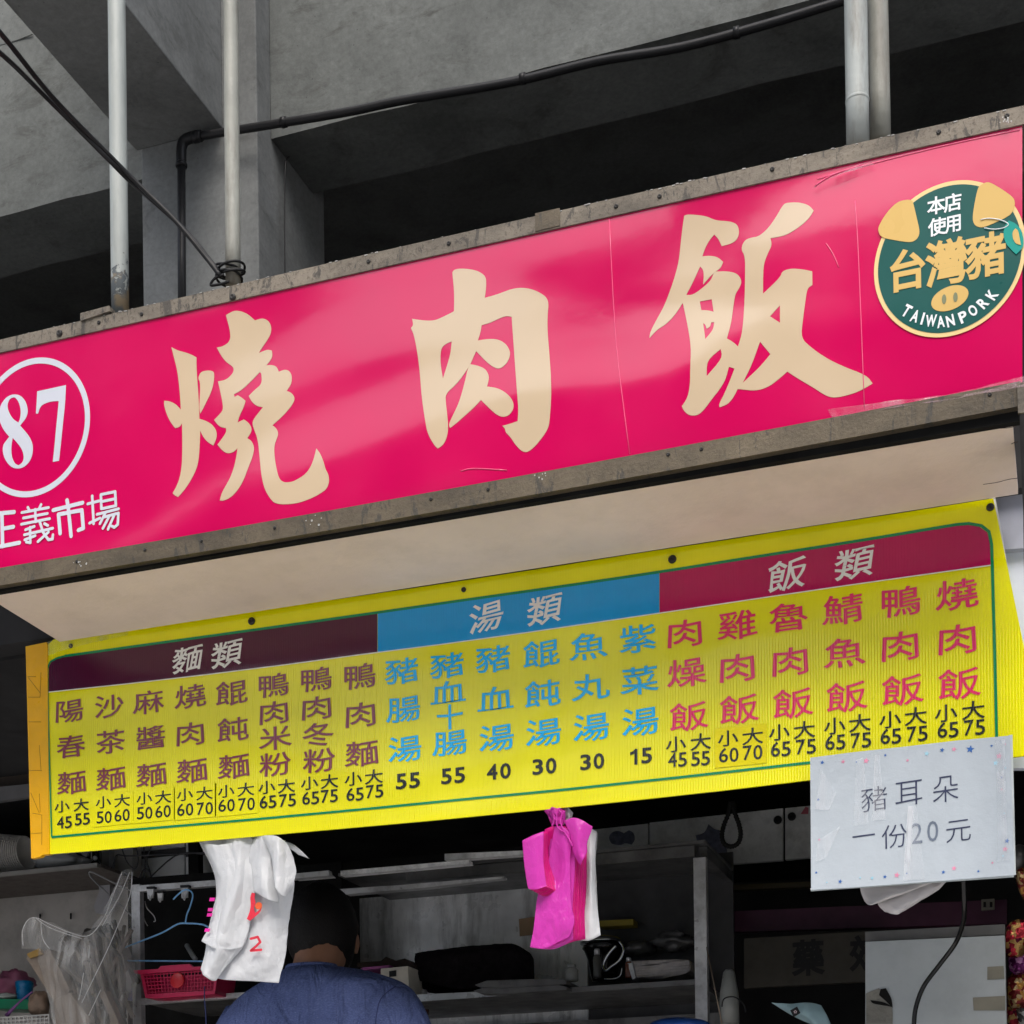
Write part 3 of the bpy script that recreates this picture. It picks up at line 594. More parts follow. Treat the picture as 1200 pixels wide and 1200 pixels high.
tx = 'TAIWAN PORK'; A = [(315,985,-.62),(375,1022,-.42),(428,1040,-.30),(487,1055,-.12),(555,1062,.04),(622,1055,.18),None,(712,1028,.30),(780,983,.50),(850,930,.72),(915,872,.88)]
for ch, a in zip(tx, A):
    if a: arc.append((ch, 1010+a[0]/6, 200+a[1]/6, {'I': 2.6, 'W': 13}.get(ch, 9.2), 14, ytop-.0002, 0, a[2]))
lettering('lettering', arc, M_stwhite, stk, .032)
loop = [(835,345),(880,335),(950,340),(1005,358),(1030,378),(1000,400),(930,412),(860,402)]
tube('tag_string', [onY(1010+x/6, 200+y/6, ytop-.0012) for x, y in loop], .0008, M_stwhite, stk, 6, 4)
traced('ear_tag', so_, ss, [([(1010,375),(1035,350),(1085,372),(1125,420),(1140,500),(1130,545),(1085,588),(1050,555),(1010,510),(992,440)], [])], M_tag, stk, ytop-.0010, .0005, 1, .6)
traced('ear_tag_map', so_, ss, [([(1080,405),(1100,420),(1108,470),(1118,522),(1085,515),(1062,480),(1058,430)], [])], M_gold, stk, ytop-.0018, .0005, 2, .3)
# seams, wrinkles and torn clear film
M_seam = film('pink_seam', (.86, .10, .25), .2); M_clear = sheetmat('clear_film', (.9, .6, .7), .14, .1, .2)
def seam(pts, r=.0008, mt=M_seam, name='seam'): tube(name, [onY(x, y, YS-.0006) for x, y in pts], r, mt, sgn, 6, 3)
seam([(714, 256), (722, 400), (738, 532)]); seam([(1002, 235), (1006, 300), (1013, 478)])
seam([(955, 218), (975, 205), (1010, 193)], .0013); seam([(958, 210), (990, 200), (1100, 172), (1195, 152)], .0010)
seam([(968, 285), (976, 297), (983, 313)], .0007); seam([(540, 552), (555, 549), (594, 551)], .0009)
sheet('torn_film', [[(970, 480, -.004), (1040, 470, -.010), (1110, 462, -.006), (1200, 440, -.012)], [(975, 489, -.003), (1045, 480, -.006), (1115, 468, -.012), (1202, 447, -.018)], [(980, 491, -.014), (1050, 476, -.014), (1118, 466, -.015), (1203, 452, -.02)]], YS, M_clear, sgn, 5, .0004, .003, 30)
sheet('torn_film', [[(952, 222, -.003), (980, 205, -.004), (1020, 190, -.003)], [(956, 218, -.010), (985, 204, -.012), (1025, 193, -.008)]], YS, M_clear, sgn, 5, .0004, .002, 40)

# ================================================================ THE YELLOW MENU BOARD
YM = 3.2
mb = empty('menu_board', onY(600, 950, YM), 'wide yellow menu board with maroon, blue and magenta headings, price columns in black', 'menu board')
topl = [(55, 757), (62, 750), (75, 745), (120, 739.5), (250, 721.5), (400, 701.5), (500, 687), (650, 664), (750, 648), (850, 633), (950, 617), (1060, 600.5), (1164, 584)]
botl = [(58, 1001), (64, 1000.5), (76, 999.5), (120, 996), (250, 984.5), (400, 971), (500, 962), (650, 947.5), (750, 937), (850, 926), (950, 914), (1075, 900), (1226, 883)]
def bendx(f): return 0
def board(name, tl, bl_, Y, th_, mt, parent, rows=12, wob=.0035):
    V, Fs = [], []; n = len(tl); both = []
    for k in range(rows+1):
        t = k/rows
        for (a, b), (c, d) in zip(tl, bl_):
            p = onY(a+(c-a)*t, b+(d-b)*t, Y); p.y += wob*noise.noise(Vector((p.x*2.5, 0, p.z*3))); both.append(p)
    V = both+[p+Vector((0, th_, 0)) for p in both]; K = len(both)
    for k in range(rows):
        for j in range(n-1):
            q = (k*n+j, (k+1)*n+j, (k+1)*n+j+1, k*n+j+1); Fs.append(q); Fs.append(tuple(i+K for i in q[::-1]))
    def side(i, j): Fs.append((i, j, j+K, i+K))
    for j in range(n-1): side(j, j+1); side(rows*n+j+1, rows*n+j)
    for k in range(rows): side((k+1)*n, k*n); side(k*n+n-1, (k+1)*n+n-1)
    return mesh_obj(name, V, Fs, mt, parent)
board('panel', topl, botl, YM+.0035, .005, M_yellow, mb, wob=0)
YP = YM+.0025
def header(name, tl, bl_, mt): 
    pts = [onY(x, y, YP) for x, y in tl]+[onY(x, y, YP) for x, y in bl_[::-1]]
    return mesh_obj(name, *prism_vf([(pts, [])], .0006), mt, mb)
def lerp_tab(tab): return lambda x: next((a[1]+(b[1]-a[1])*(x-a[0])/(b[0]-a[0]) for a, b in zip(tab, tab[1:]) if x <= b[0]), tab[-1][1]+(x-tab[-1][0])*(tab[-1][1]-tab[-2][1])/(tab[-1][0]-tab[-2][0]))
hb = lerp_tab([(57, 811), (180, 798), (300, 783.5), (442, 764.5), (550, 751), (650, 736.5), (773, 718.5), (860, 705.5), (950, 692), (1060, 676.5), (1160, 662.5)])
ht = lerp_tab([(57, 772.5), (75, 770), (180, 755.5), (300, 739), (442, 719), (550, 703.5), (650, 689.5), (773, 671.5), (880, 654.5), (1000, 636), (1120, 616)])
h1 = [(57, 782), (60, 776), (66, 772.5), (75, ht(75))]+[(x, ht(x)) for x in (120, 200, 300, 380, 442)]
header('header_band', h1, [(x, hb(x)) for x in (57, 150, 250, 350, 442)], M_maroon)
xx = [442.6, 520, 600, 700, 772.6]; header('header_band', [(x, ht(x)) for x in xx], [(x, hb(x)) for x in xx], M_blue)
h3 = [(x, ht(x)) for x in (773, 850, 950, 1050, 1120)]+[(1135, 615), (1148, 617.5), (1157, 624), (1160, 637)]
header('header_band', h3, [(x, hb(x)) for x in (773, 850, 950, 1050)]+[(1161, 662.5)], M_mag)
gl = [(x, ht(x)-1.2) for x in range(76, 1122, 60)]+[(1120, ht(1120)-1.2), (1135, 613.5), (1150, 616), (1159, 623), (1162, 638), (1163, 665), (1166, 780), (1168, 868), (1168.5, 878)]
gb = [(60.5, 981), (150, 972.8), (300, 960), (442, 946.7), (550, 936), (650, 926.5), (800, 910.5), (950, 893.5), (1060, 882), (1168.5, 869)]
gf = [(76, ht(76)-1.2), (66, 771.5), (59, 775.5), (55.5, 783), (55.8, 812), (57.5, 880), (60.5, 981)]
def ribbon(name, pts, wpx, Y, mt, parent):
    P = [onY(x, y, Y) for x, y in pts]; V, Fs = [], []
    for i, p in enumerate(P):
        d = (P[min(i+1, len(P)-1)]-P[max(i-1, 0)]).normalized(); t = Vector((-d.z, 0, d.x))*wpx*em(600, 800, Y)[1]/2; V += [p+t, p-t]
    Fs = [(2*i, 2*i+1, 2*i+3, 2*i+2) for i in range(len(P)-1)]
    o = mesh_obj(name, V, Fs, mt, parent); return o
ribbon('border_line', gl[:-1], 3.2, YP-.0003, M_green, mb); ribbon('border_line', gb, 3.0, YP-.0003, M_green, mb); ribbon('border_line', gf, 2.4, YP-.0006, M_green, mb)
wl = [(x, hb(x)) for x in range(57, 1162, 92)]; ribbon('white_line', wl, 1.2, YP-.0003, M_hw, mb)
# taped left edge with tape strips
tp_ = slab('taped_edge', [(30, 757.5), (54.5, 752.5), (55.5, 757), (57.5, 1001), (50, 1001.5), (47, 1004), (36.5, 1006)], YM+.001, .012, M_tape, mb)
M_tcr = mat('tape_crease', (.42, .20, .0), .5)
for (a, b, c, d) in [(33, 794, 47, 812), (33, 817, 47, 817), (34, 846, 48, 846), (46, 873, 48, 902), (34, 903, 49, 903), (36, 929, 46, 953), (38, 953, 49, 955), (36, 977, 49, 976), (32, 793, 42, 793), (48, 788, 47, 817), (46, 930, 47, 952), (49, 955, 49, 990)]:
    tube('tape_crease', [onY(a, b, YM+.0008), onY(c, d, YM+.0008)], .0006, M_tcr, tp_, 5)
sheet('clear_tape', [[(56, 752, -.004), (90, 742, -.005), (150, 733, -.002)], [(57, 768, -.004), (88, 758, -.006), (150, 744, -.002)]], YM, sheetmat('clear_tape', (.8, .8, .4), .12, .1, .2), mb, 4, .0003, .002, 50)
for x, y, r in [(83, 757, .0055), (295, 728, .0085), (543.5, 691, .0055), (788, 655.5, .0085), (1160.5, 594.5, .0075)]:
    g_ = screw(onY(x, y, YM+.0028), r, mb, 'grommet', M_screw)
    if r < .008: mesh_obj('grommet_pin', *disc_vf(onY(x+1, y, YM-.002), r*.4, (0,-1,0), .002, 10), mat('bright_pin', (.5, .5, .5), .3, .8), g_, True)
# clerical-script flavour: thin uprights are pulled wide, sweeping feet flare out
def clerical(u, v, w_, h_):
    s = max(0, -v/h_-.12); k = u/w_
    return u*(1+.22*s), v + h_*.10*s*(abs(k)*2)**2 - h_*.02*math.cos(k*6)
COLS = [
 ('陽春麵', [(81,833),(83,874.5),(84,917)]), ('沙茶麵', [(128,827.5),(129.5,869),(130,912.5)]), ('麻醬麵', [(174,822.5),(176.5,864.5),(177.5,908)]),
 ('燒肉麵', [(223,816),(223,860),(225,903)]), ('餛飩麵', [(271,812),(272.5,855),(274,898)]), ('鴨肉米粉', [(320,803),(321,835),(322.5,864.5),(322.5,895.5)]),
 ('鴨肉冬粉', [(370,796),(371,829.5),(372.5,860.5),(374,891)]), ('鴨肉麵', [(421,792.5),(422.5,837.5),(424,883)]), ('豬腸湯', [(471,786),(473,831),(474.5,877.5)]),
 ('豬血十腸', [(524,779.5),(525,812),(527,839.5),(527.5,870.5)]), ('豬血湯', [(578,772),(580.5,819.5),(582,864.5)]), ('餛飩湯', [(634,766),(635.5,813),(637,858)]),
 ('魚丸湯', [(689.5,757),(692,805),(693,852)]), ('紫菜湯', [(747.5,748),(749.5,797),(750.5,845.5)]), ('肉燥飯', [(802.5,742),(804.5,788),(807,839.5)]),
 ('雞肉飯', [(864,732),(864,782.5),(866,831)]), ('魯肉飯', [(924,723),(926,775),(929,824)]), ('鯖魚飯', [(988,714),(989.5,764.5),(992,816.5)]),
 ('鴨肉飯', [(1055,705),(1055,757),(1057.5,808.5)]), ('燒肉飯', [(1121.5,696.5),(1122,749),(1124,801)])]
YT = YM+.0021
for ci, (s, ps) in enumerate(COLS):
    x = ps[0][0]; w_ = 32+(x-80)/1040*14.5; h_ = 26+(x-80)/1040*9
    mt = M_brown if ci < 8 else M_cyan if ci < 14 else M_red
    its = []
    for ch, (a, b) in zip(s, ps):
        k = .82 if len(s) == 4 and ch != '鴨' else 1
        its.append((ch, a, b, w_*(1 if ch != '十' else .8), h_*(1.0 if len(s) == 3 else .96), YT, 0))
    lettering('dish_name', its, mt, mb, .008, clerical)
PR = [(72.5,945,95,943,'45',75.5,964,'55',96.5,960),(121,940,143,938,'50',122,958,'60',143,955.5),(169,935.5,191,934,'50',169.5,953,'60',191,951),(216.5,931,239.5,929.5,'60',217,949,'70',240,947.5),
 (265,927,288,925,'60',265.5,944,'70',289,942.5),(312.5,922.5,335.5,921,'65',314,940,'75',337,938),(362.5,917.5,386,915.5,'65',364,935.5,'75',386,933),(414,912.5,438,910,'65',416,931,'75',439,927.5),
 (792,872,821,869,'45',794,890.5,'55',821,889),(853,865,882,862.5,'60',854,885,'70',882,882),(913,858,942.5,855,'65',915,878,'75',944.5,875),(978,850.5,1007.5,847,'65',979,870,'75',1009,867.5),
 (1043,843,1073,839,'65',1044,863,'75',1075,860),(1108.5,835.5,1140.5,832,'65',1111,855.5,'75',1142,852.5)]
for i, (a, b, c, d, n1, e, f_, n2, g1, g2) in enumerate(PR):
    k = (a-72)/1040; w_ = 17+8*k; h_ = 13.5+6.5*k; dw = (18 if n1[0]=='6' else 17.5)*(1+.36*k); dh = 14+4.2*k
    base = YT
    if i in (1, 2, 3, 4, 9):
        cx_, cy_ = (a+c)/2+.5, (b+g2)/2+.5; hw, hh = 23.5+9*k, 18.5+6*k; sl_ = .10
        slab('price_sticker', [(cx_-hw, cy_-hh+sl_*hw), (cx_+hw, cy_-hh-sl_*hw), (cx_+hw, cy_+hh-sl_*hw), (cx_-hw, cy_+hh+sl_*hw)], YT-.0002, .0004, M_sticker if i == 9 else M_yellow, mb)
        base = YT-.0007
    lettering('price', [('小', a, b, w_*1.0, h_*1.0, base), ('大', c, d, w_*1.05, h_*1.05, base)] + [(n1[0], e-dw*.27, f_, dw*.47, dh, base), (n1[1], e+dw*.27, f_-.5, dw*.47, dh, base), (n2[0], g1-dw*.27, g2+.3, dw*.47, dh, base), (n2[1], g1+dw*.27, g2-.5, dw*.47, dh, base)], M_ink, mb, .010)
for s, x, y in [('55', 478, 915), ('55', 531, 909), ('40', 584.5, 904), ('30', 638, 898), ('30', 694, 892.5), ('15', 750, 886)]:
    if s[0] == '1': traced('price', (x-14, y-8.5), 1, [([(2.5,4.2),(6,2.6),(8.2,0),(11,0),(11,18.5),(7.4,18.5),(7.4,5.6),(2.5,7.6)], [])], M_ink, mb, YT, .0002, 0)
    lettering('price', ([] if s[0] == '1' else [(s[0], x-7.8, y+.7, 12.5, 18.5, YT)])+[(s[1], x+7.8, y-.7, 12.5, 18.5, YT)], M_ink, mb, .022)
def brush(u, v, w_, h_): return u+.05*v+.04*w_*math.sin(v/h_*4.5+u/w_*2), v+.05*h_*math.sin(u/w_*5)+.10*h_*max(0, abs(u/w_)-.3)
for its in ([('麵', 220, 772, 33, 30), ('類', 266, 766, 34, 31)], [('湯', 569.5, 723, 37, 34), ('類', 638.5, 714, 38, 34)], [('飯', 922.5, 673, 43, 36), ('類', 1001.5, 659.5, 43, 36)]):
    lettering('heading', [(a, b, c, d, e, YP-.0005) for a, b, c, d, e in its], M_hw, mb, .010, brush)
tube('edge_strip', [onY(1162, 580, 3.215), onY(1168, 612, 3.213), onY(1176, 652, 3.212), onY(1184, 690, 3.212)], [.006, .006, .0045, .002], mat('pale_strip', (.55, .53, .48), .4), mb, 10, 4)
# dark post and pale panel at the end of the sign
tag(slab('end_post', [(1194, 484), (1216, 482), (1216, 900), (1203, 900), (1199, 600)], 2.98, .05, M_blk), 'black upright post at the end of the sign box', 'post')
pp_ = tag(slab('wall_panel', [(1150, 585), (1230, 575), (1230, 900), (1150, 900)], 3.27, .02, mat('pale_blue_panel', (.78, .84, .95), .5, var=.05)), 'pale blue panel showing beyond the top corner of the menu', 'panel')
slab('panel_top_edge', [(1160, 577), (1230, 567), (1230, 640), (1160, 645)], 3.25, .018, mat('grey_blue_panel', (.42, .44, .52), .5), pp_)
tag(tube('bracket_hose', [onY(*q) for q in [(-30, 738, 3.35), (0, 739, 3.35), (18, 746, 3.35), (30, 757, 3.35), (36, 775, 3.36)]], .006, M_blk, None, 10, 5), 'black hose curving down beside the taped edge of the menu', 'hose')

# ================================================================ INSIDE THE STALL
stl = empty('stall_interior', onY(500, 1400, 5.6), 'dark stall interior with sooty walls and ceiling below the sign', 'stall')
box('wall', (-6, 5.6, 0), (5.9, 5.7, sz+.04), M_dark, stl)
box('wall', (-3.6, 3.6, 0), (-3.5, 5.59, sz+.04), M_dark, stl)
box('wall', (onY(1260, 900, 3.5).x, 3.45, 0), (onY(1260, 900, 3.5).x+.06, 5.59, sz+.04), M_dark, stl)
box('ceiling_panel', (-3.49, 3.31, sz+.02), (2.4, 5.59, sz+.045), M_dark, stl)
bx = lambda x, y, Y: onY(x, y, Y)
def pxbox(name, x0, y0, x1, y1, Y, dep, mt, parent=None, bev=0):
    """upright box: front face spans the pixel corners at depth Y"""
    a = onY(x0, y1, Y); b = onY(x1, y0, Y); return box(name, (min(a.x, b.x), Y, min(a.z, b.z)), (max(a.x, b.x), Y+dep, max(a.z, b.z)), mt, parent, bev)

# --- left shelf, bowls, wrapped things
shf = empty('wall_shelf', onY(0, 1028, 4.2), 'grey brown shelf board on the left wall, carrying stacked bowls', 'shelf')
zsh = onY(57, 1020, 4.2).z
M_shelf = mat('greybrown_board', (.115, .10, .09), .7, dirt=.3)
box('shelf_board', (-3.45, 4.2, zsh-.006), (onY(118, 1015, 4.2).x, 4.47, zsh+.004), M_shelf, shf)
box('shelf_lip', (-3.45, 4.19, zsh-.007), (onY(116, 1015, 4.2).x, 4.199, zsh+.006), mat('pale_lip', (.24, .235, .22), .6), shf)
gw = box('grey_wall', (-3.45, 4.48, 0), (onY(157, 1100, 4.48).x, 4.53, onY(60, 985, 4.48).z), M_wallg); tag(gw, 'light grey painted wall under the bowl shelf', 'wall')
for x, y in ((47, 1072), (83, 1071)): tube('nail_hook', [onY(x, y, 4.48), onY(x, y, 4.46), onY(x, y+6, 4.46)], .003, M_blkm, gw, 6)
us = empty('upper_shelf', onY(0, 940, 4.2), 'pair of dim shelf boards high on the left, behind the taped menu edge', 'shelf')
slab('shelf_board', [(-80, 908), (60, 898), (60, 920), (-80, 934)], 4.15, .02, mat('brown_board', (.06, .045, .035), .7), us)
slab('shelf_edge', [(-80, 930), (60, 916), (60, 930), (-80, 950)], 4.1, .02, mat('grey_edge', (.15, .15, .155), .6), us)
slab('shelf_rim', [(-80, 905), (27, 892), (27, 896), (-80, 909)], 4.1, .02, M_blk, us)
bw = empty('bowl_stack', onY(20, 1025, 4.28), 'long row of nested paper bowls lying on their side on the wall shelf', 'bowls')
c0 = onY(-6, 1001, 4.3); axv = Vector((1, -.02, .02)).normalized(); M_bowl = mat('paper_bowl', (.62, .60, .56), .45, var=.06)
pf_ = [(.55, -1.0), (.60, -1.0), (.98, -.08), (1.06, 0.0), (1.04, .03), (.95, 0), (.56, -.93)]
bm0 = None
for k in range(17):
    if bm0 is None: bm0 = mesh_obj('bowl', *disc_vf((0, 0, 0), .062, -axv, -.05, 28, pf_), M_bowl, bw, True); o = bm0
    else: o = bm0.copy(); col.objects.link(o)
    s = 1-.012*k; o.location = c0+axv*(.0078*k)+Vector((0, 0, -.0006*k))-WL[bw.name]+Vector((-.025, 0, 0)); o.scale = (s, s, s)
wrp = sheetmat('cloudy_wrap', (.5, .52, .52), .8, .25, .25)
def lump(name, cx_, cy_, wpx, hpx, Y, dep, mt, parent=None, amp=.2, seg=20, seed=0, rot=0, sq=1.0):
    c = onY(cx_, cy_, Y); ex, ez = em(cx_, cy_, Y); V, Fs = [], []; n = seg//2
    for i in range(n+1):
        th_ = math.pi*i/n
        for j in range(seg):
            ph = 2*math.pi*j/seg; d = Vector((math.sin(th_)*math.cos(ph), math.sin(th_)*math.sin(ph), math.cos(th_)))
            if sq != 1: d = Vector([math.copysign(abs(q)**sq, q) for q in d])
            r = 1+amp*noise.noise(d*1.8+Vector((seed*3.1, 0, 0)))+amp*.5*noise.noise(d*4.5+Vector((0, seed*2.3, 0)))
            x, z = d.x*r*wpx/2*ex, d.z*r*hpx/2*ez
            V.append(c+Vector((x*math.cos(rot)-z*math.sin(rot), d.y*r*dep/2, x*math.sin(rot)+z*math.cos(rot))))
    for i in range(n):
        for j in range(seg): k = (j+1) % seg; Fs.append((i*seg+j, (i+1)*seg+j, (i+1)*seg+k, i*seg+k))
    return mesh_obj(name, V, Fs, mt, parent, True)
tag(lump('wrapped_bundle', 72, 1010, 56, 20, 4.28, .12, wrp, None, .3, 24, 3), 'cloudy plastic wrapped bundle between the bowls and the black pot on the shelf', 'bundle')
pt_ = empty('black_pot', onY(102, 1014, 4.3), 'small shiny black pot on the shelf end under the menu', 'pot')
mesh_obj('pot_body', *disc_vf(onY(102, 1016, 4.33), .045, (0,0,1), .075, 20, [(.8,0),(1,.15),(1,.9),(1.06,1)]), mat('gloss_black', (.01, .01, .01), .08), pt_, True)
for x, y in ((96, 1008), (112, 1006)): mesh_obj('pot_glint', *disc_vf(onY(x, y, 4.28), .007, (0,-1,0), .006, 12), M_steel, pt_, True)  # steel discs stand in for white highlights on the pot
# --- things low on the left
pb_ = tag(lump('pink_bag', 17, 1151, 36, 30, 4.3, .10, sheetmat('pink_film', (.50, .16, .28), .85, .3, .3), None, .5, 26, 5), 'crumpled dull pink plastic bag behind the blue cup', 'bag')
cu = empty('blue_cup', onY(29, 1176, 4.2), 'bright blue plastic cup with a rim, low at the edge of the counter', 'cup')
mesh_obj('cup_body', *disc_vf(onY(29, 1174, 4.22), .026, (0,0,1), .062, 24, [(.86,0),(.9,.03),(1,.72),(1.06,.74),(1.06,.98),(.98,1)]), mat('sky_blue_plastic', (.0, .18, .42), .3), cu, True)
tr = empty('green_tray', onY(20, 1186, 4.2), 'shallow green plastic tray holding small things beneath the blue cup', 'tray')
slab('tray_front', [(-12, 1170), (36, 1171), (33, 1183), (-12, 1182)], 4.17, .10, mat('green_plastic', (.0, .20, .09), .35), tr, .003)
lump('tray_filling', 8, 1168, 22, 9, 4.2, .06, mat('tray_fill', (.35, .38, .36), .5), tr, .5, 16, 8)
tag(lump('tan_parcel', 46, 1176, 22, 30, 4.15, .06, mat('tan_paper', (.30, .21, .15), .6, dirt=.4), None, .35, 22, 2), 'crumpled tan parcel standing beside the green tray', 'parcel')
tag(tube('purple_spoon', [onY(8, 1190, 4.12), onY(22, 1175, 4.10), onY(38, 1162, 4.08)], [.007, .003, .0025], mat('purple_plastic', (.20, .08, .25), .35), None, 8, 3), 'small purple spoon handle crossing the green tray', 'spoon')
def lattice(name, x0, y0, x1, y1, Y, nx, ny, bar, dep, mt, parent, skew=0):
    """pierced basket wall: crossing bars with open holes between them"""
    b = MB(); a = onY(x0, y1, Y); c = onY(x1, y0, Y); ax_, cx_, az, cz_ = a.x, c.x, a.z, c.z
    for i in range(nx+1): x = ax_+(cx_-ax_)*i/nx; b.add(*box_vf((x-bar/2, Y, az), (x+bar/2, Y+dep, cz_)))
    for i in range(ny+1): z = az+(cz_-az)*i/ny; b.add(*box_vf((ax_, Y+.0004, z-bar/2), (cx_, Y+dep+.0004, z+bar/2)))
    return b.build(name, mt, parent)
wbk = empty('white_basket', onY(25, 1200, 4.1), 'white pierced plastic basket at the bottom corner under the green tray', 'basket')
lattice('basket_wall', -20, 1189, 57, 1215, 4.1, 16, 5, .0045, .003, mat('offwhite_plastic', (.45, .45, .43), .45), wbk)
box('basket_bottom', (onY(-20, 1200, 4.1).x, 4.105, onY(0, 1216, 4.1).z), (onY(57, 1200, 4.1).x, 4.25, onY(0, 1212, 4.1).z), M_blkm, wbk)

# --- tiles behind the rack
tw = empty('tile_wall', onY(180, 1040, 4.62), 'white tiled wall glimpsed through wires under the menu', 'wall')
box('grout_bed', (onY(110, 1000, 4.62).x, 4.632, onY(110, 1042, 4.62).z), (onY(262, 1000, 4.62).x, 4.66, onY(110, 900, 4.62).z), M_grout, tw)
for x0, x1 in ((115, 141), (143, 216), (218, 246), (247, 262)):
    for y0, y1 in ((930, 962), (964, 999.5), (1001.5, 1036)):
        pxbox('tile', x0, y0, x1, y1, 4.62, .010, M_tilew, tw, .0012)
tag(pxbox('dark_post', 221, 900, 231, 1040, 4.55, .03, M_blkm), 'dark upright post in front of the white tiles, beside the white bags', 'post')
tag(pxbox('dark_post', 129, 900, 136, 1065, 4.55, .03, M_blkm), 'thin dark upright post above the chopstick bag', 'post')
tag(slab('white_sleeve', [(115, 995), (128, 995), (129, 1060), (123, 1071), (112, 1070), (110, 1062), (116, 1045)], 4.42, .03, mat('sleeve', (.38, .38, .40), .5)), 'pale plastic sleeve hanging beside the shelf end', 'sleeve')
wr_ = MB()
for q in ([(112, 1000), (118, 1012), (128, 1019), (133, 1012), (137, 1002), (150, 1003), (200, 1001), (245, 999)], [(143, 995), (149, 1010), (158, 1018), (162, 1008), (159, 990)], [(168, 990), (170, 1010), (169, 1028), (165, 1040)], [(177, 992), (172, 1008), (176, 1022), (178, 1036)], [(163, 1036), (165, 1024), (171, 1018), (176, 1024), (177, 1040)], [(160, 1045), (205, 1003), (240, 1001)]):
    wr_.add(*tube_vf(curve_pts([onY(x, y, 4.3) for x, y in q], 5), .0022, 6))
tag(wr_.build('wire_hooks', mat('dark_wire', (.05, .05, .055), .4, .6), None, True), 'tangle of bent wire hooks in front of the white tiles', 'wire')
tag(tube('wire_hanger', [onY(x, y, 4.0) for x, y in ((157, 1046), (130, 1033), (108, 1022), (105, 1025), (112, 1034), (135, 1055), (156, 1075))], .0024, mat('grey_wire', (.25, .25, .25), .35, .4), None, 8, 5), 'pale bent wire hanger end poking out over the clear bag', 'hanger')

# --- left steel rack with clips, hanger and basket
YR = 3.9
rk = empty('steel_rack', onY(160, 1200, YR), 'narrow steel rack frame with black back, clips on its top rail', 'rack')
pxbox('post', 156.5, 1036, 163.5, 1260, YR, .022, M_steel, rk, .001)
slab('top_rail', [(157, 1038), (250, 1031.5), (300, 1028), (385, 1020), (386, 1026), (300, 1034), (250, 1038), (157, 1045)], YR-.003, .02, M_steel, rk)
slab('shelf_rail', [(164, 1170), (300, 1162), (300, 1168), (164, 1177)], YR-.001, .02, M_steel, rk)
slab('back_panel', [(150, 1030), (400, 1010), (400, 1260), (150, 1260)], YR+.36, .01, M_blkm, rk)
slab('shelf', [(164, 1172), (300, 1164), (300, 1167), (164, 1175)], YR+.02, .33, M_steeld, rk)
for x, y, s in ((176, 1046, 1.0), (187.5, 1050, .8), (216, 1045, 1.1)):
    c = empty('bulldog_clip', onY(x, y, YR-.02), {176: 'metal clip nearest the post on the rack rail', 187.5: 'small white clip, middle one on the rack rail', 216: 'metal clip gripping the hook of the blue hanger'}[x], 'clip', 'clips on the rack rail')
    slab('jaw', [(x-4*s, y-5*s), (x+4*s, y-5.5*s), (x+3*s, y+6*s), (x-3*s, y+7*s)], YR-.012, .006, M_steel if x != 187.5 else M_cab, c, .0008)
    slab('jaw_edge', [(x-4.5*s, y-7*s), (x+4.5*s, y-7.5*s), (x+4.5*s, y-5*s), (x-4.5*s, y-4.5*s)], YR-.018, .014, M_blk, c)
    tube('grip', [onY(x-2*s, y+3*s, YR-.014), onY(x, y+9*s, YR-.02), onY(x+2*s, y+3*s, YR-.014)], .0014, M_steel, c, 6, 4)
for q, l in (([(170, 1056), (172, 1064), (180, 1073), (182, 1079), (180, 1080)], 'bent wire S hook hanging from the rack rail'), ([(168, 1074), (170, 1080), (173, 1085)], 'short bright hook hanging low inside the rack')):
    tag(tube('wire_hook', [onY(x, y, YR+.03) for x, y in q], .0013, M_steel, None, 6, 5), l, 'hook')
hg = empty('clothes_hanger', onY(218, 1082, YR-.05), 'light blue wire clothes hanger hung from a clip on the rack', 'hanger')
M_hang = mat('blue_plastic_wire', (.22, .50, .85), .3, var=.05)
tube('hanger_hook', [onY(x, y, YR-.03) for x, y in ((203, 1054), (209, 1048), (216, 1043), (223, 1044), (226, 1050), (223, 1062), (219, 1072), (217.5, 1082))], .0022, M_hang, hg, 8, 6)
tube('hanger_frame', [onY(x, y, YR-.03) for x, y in ((217.5, 1082), (208, 1083), (190, 1093), (165, 1103), (143, 1112), (138, 1118), (137.5, 1123), (141, 1125.5), (170, 1126), (235, 1126.5), (290, 1127), (297, 1124), (295, 1118), (270, 1104), (245, 1087), (235, 1083), (217.5, 1082))], .0024, M_hang, hg, 8, 4)
M_crim = mat('crimson_plastic', (.55, .012, .08), .35, var=.08); M_redp = mat('red_plastic', (.55, .01, .02), .3)
bk = empty('crimson_basket', onY(205, 1170, YR), 'crimson pierced plastic basket on the rack shelf with a red medallion', 'basket')
bf = MB()
A0, A1 = (167, 1139), (253, 1133); B0, B1 = (172, 1167.5), (250, 1163)
def bl_(u, v): x0 = A0[0]+(A1[0]-A0[0])*u; y0 = A0[1]+(A1[1]-A0[1])*u; x1 = B0[0]+(B1[0]-B0[0])*u; y1 = B0[1]+(B1[1]-B0[1])*u; return onY(x0+(x1-x0)*v, y0+(y1-y0)*v, YR-.06+.012*v)
for i in range(22): bf.add(*tube_vf([bl_(i/21, 0), bl_(i/21, 1)], .0014, 4))
for i in range(8): bf.add(*tube_vf([bl_(0, i/7), bl_(1, i/7)], .0015, 4))
bf.build('basket_wall', M_crim, bk)['kind'] = 'stuff'
slab('basket_rim', [(156, 1137), (185, 1135.5), (188, 1132), (222, 1129.5), (226, 1133), (256, 1131), (256, 1135), (226, 1137), (188, 1139.5), (170, 1141), (166, 1142), (157, 1140.5)], YR-.066, .012, M_crim, bk, .001)
slab('basket_foot', [(170, 1165), (252, 1160.5), (252, 1165), (185, 1170), (170, 1169.5)], YR-.06, .09, M_crim, bk, .001)
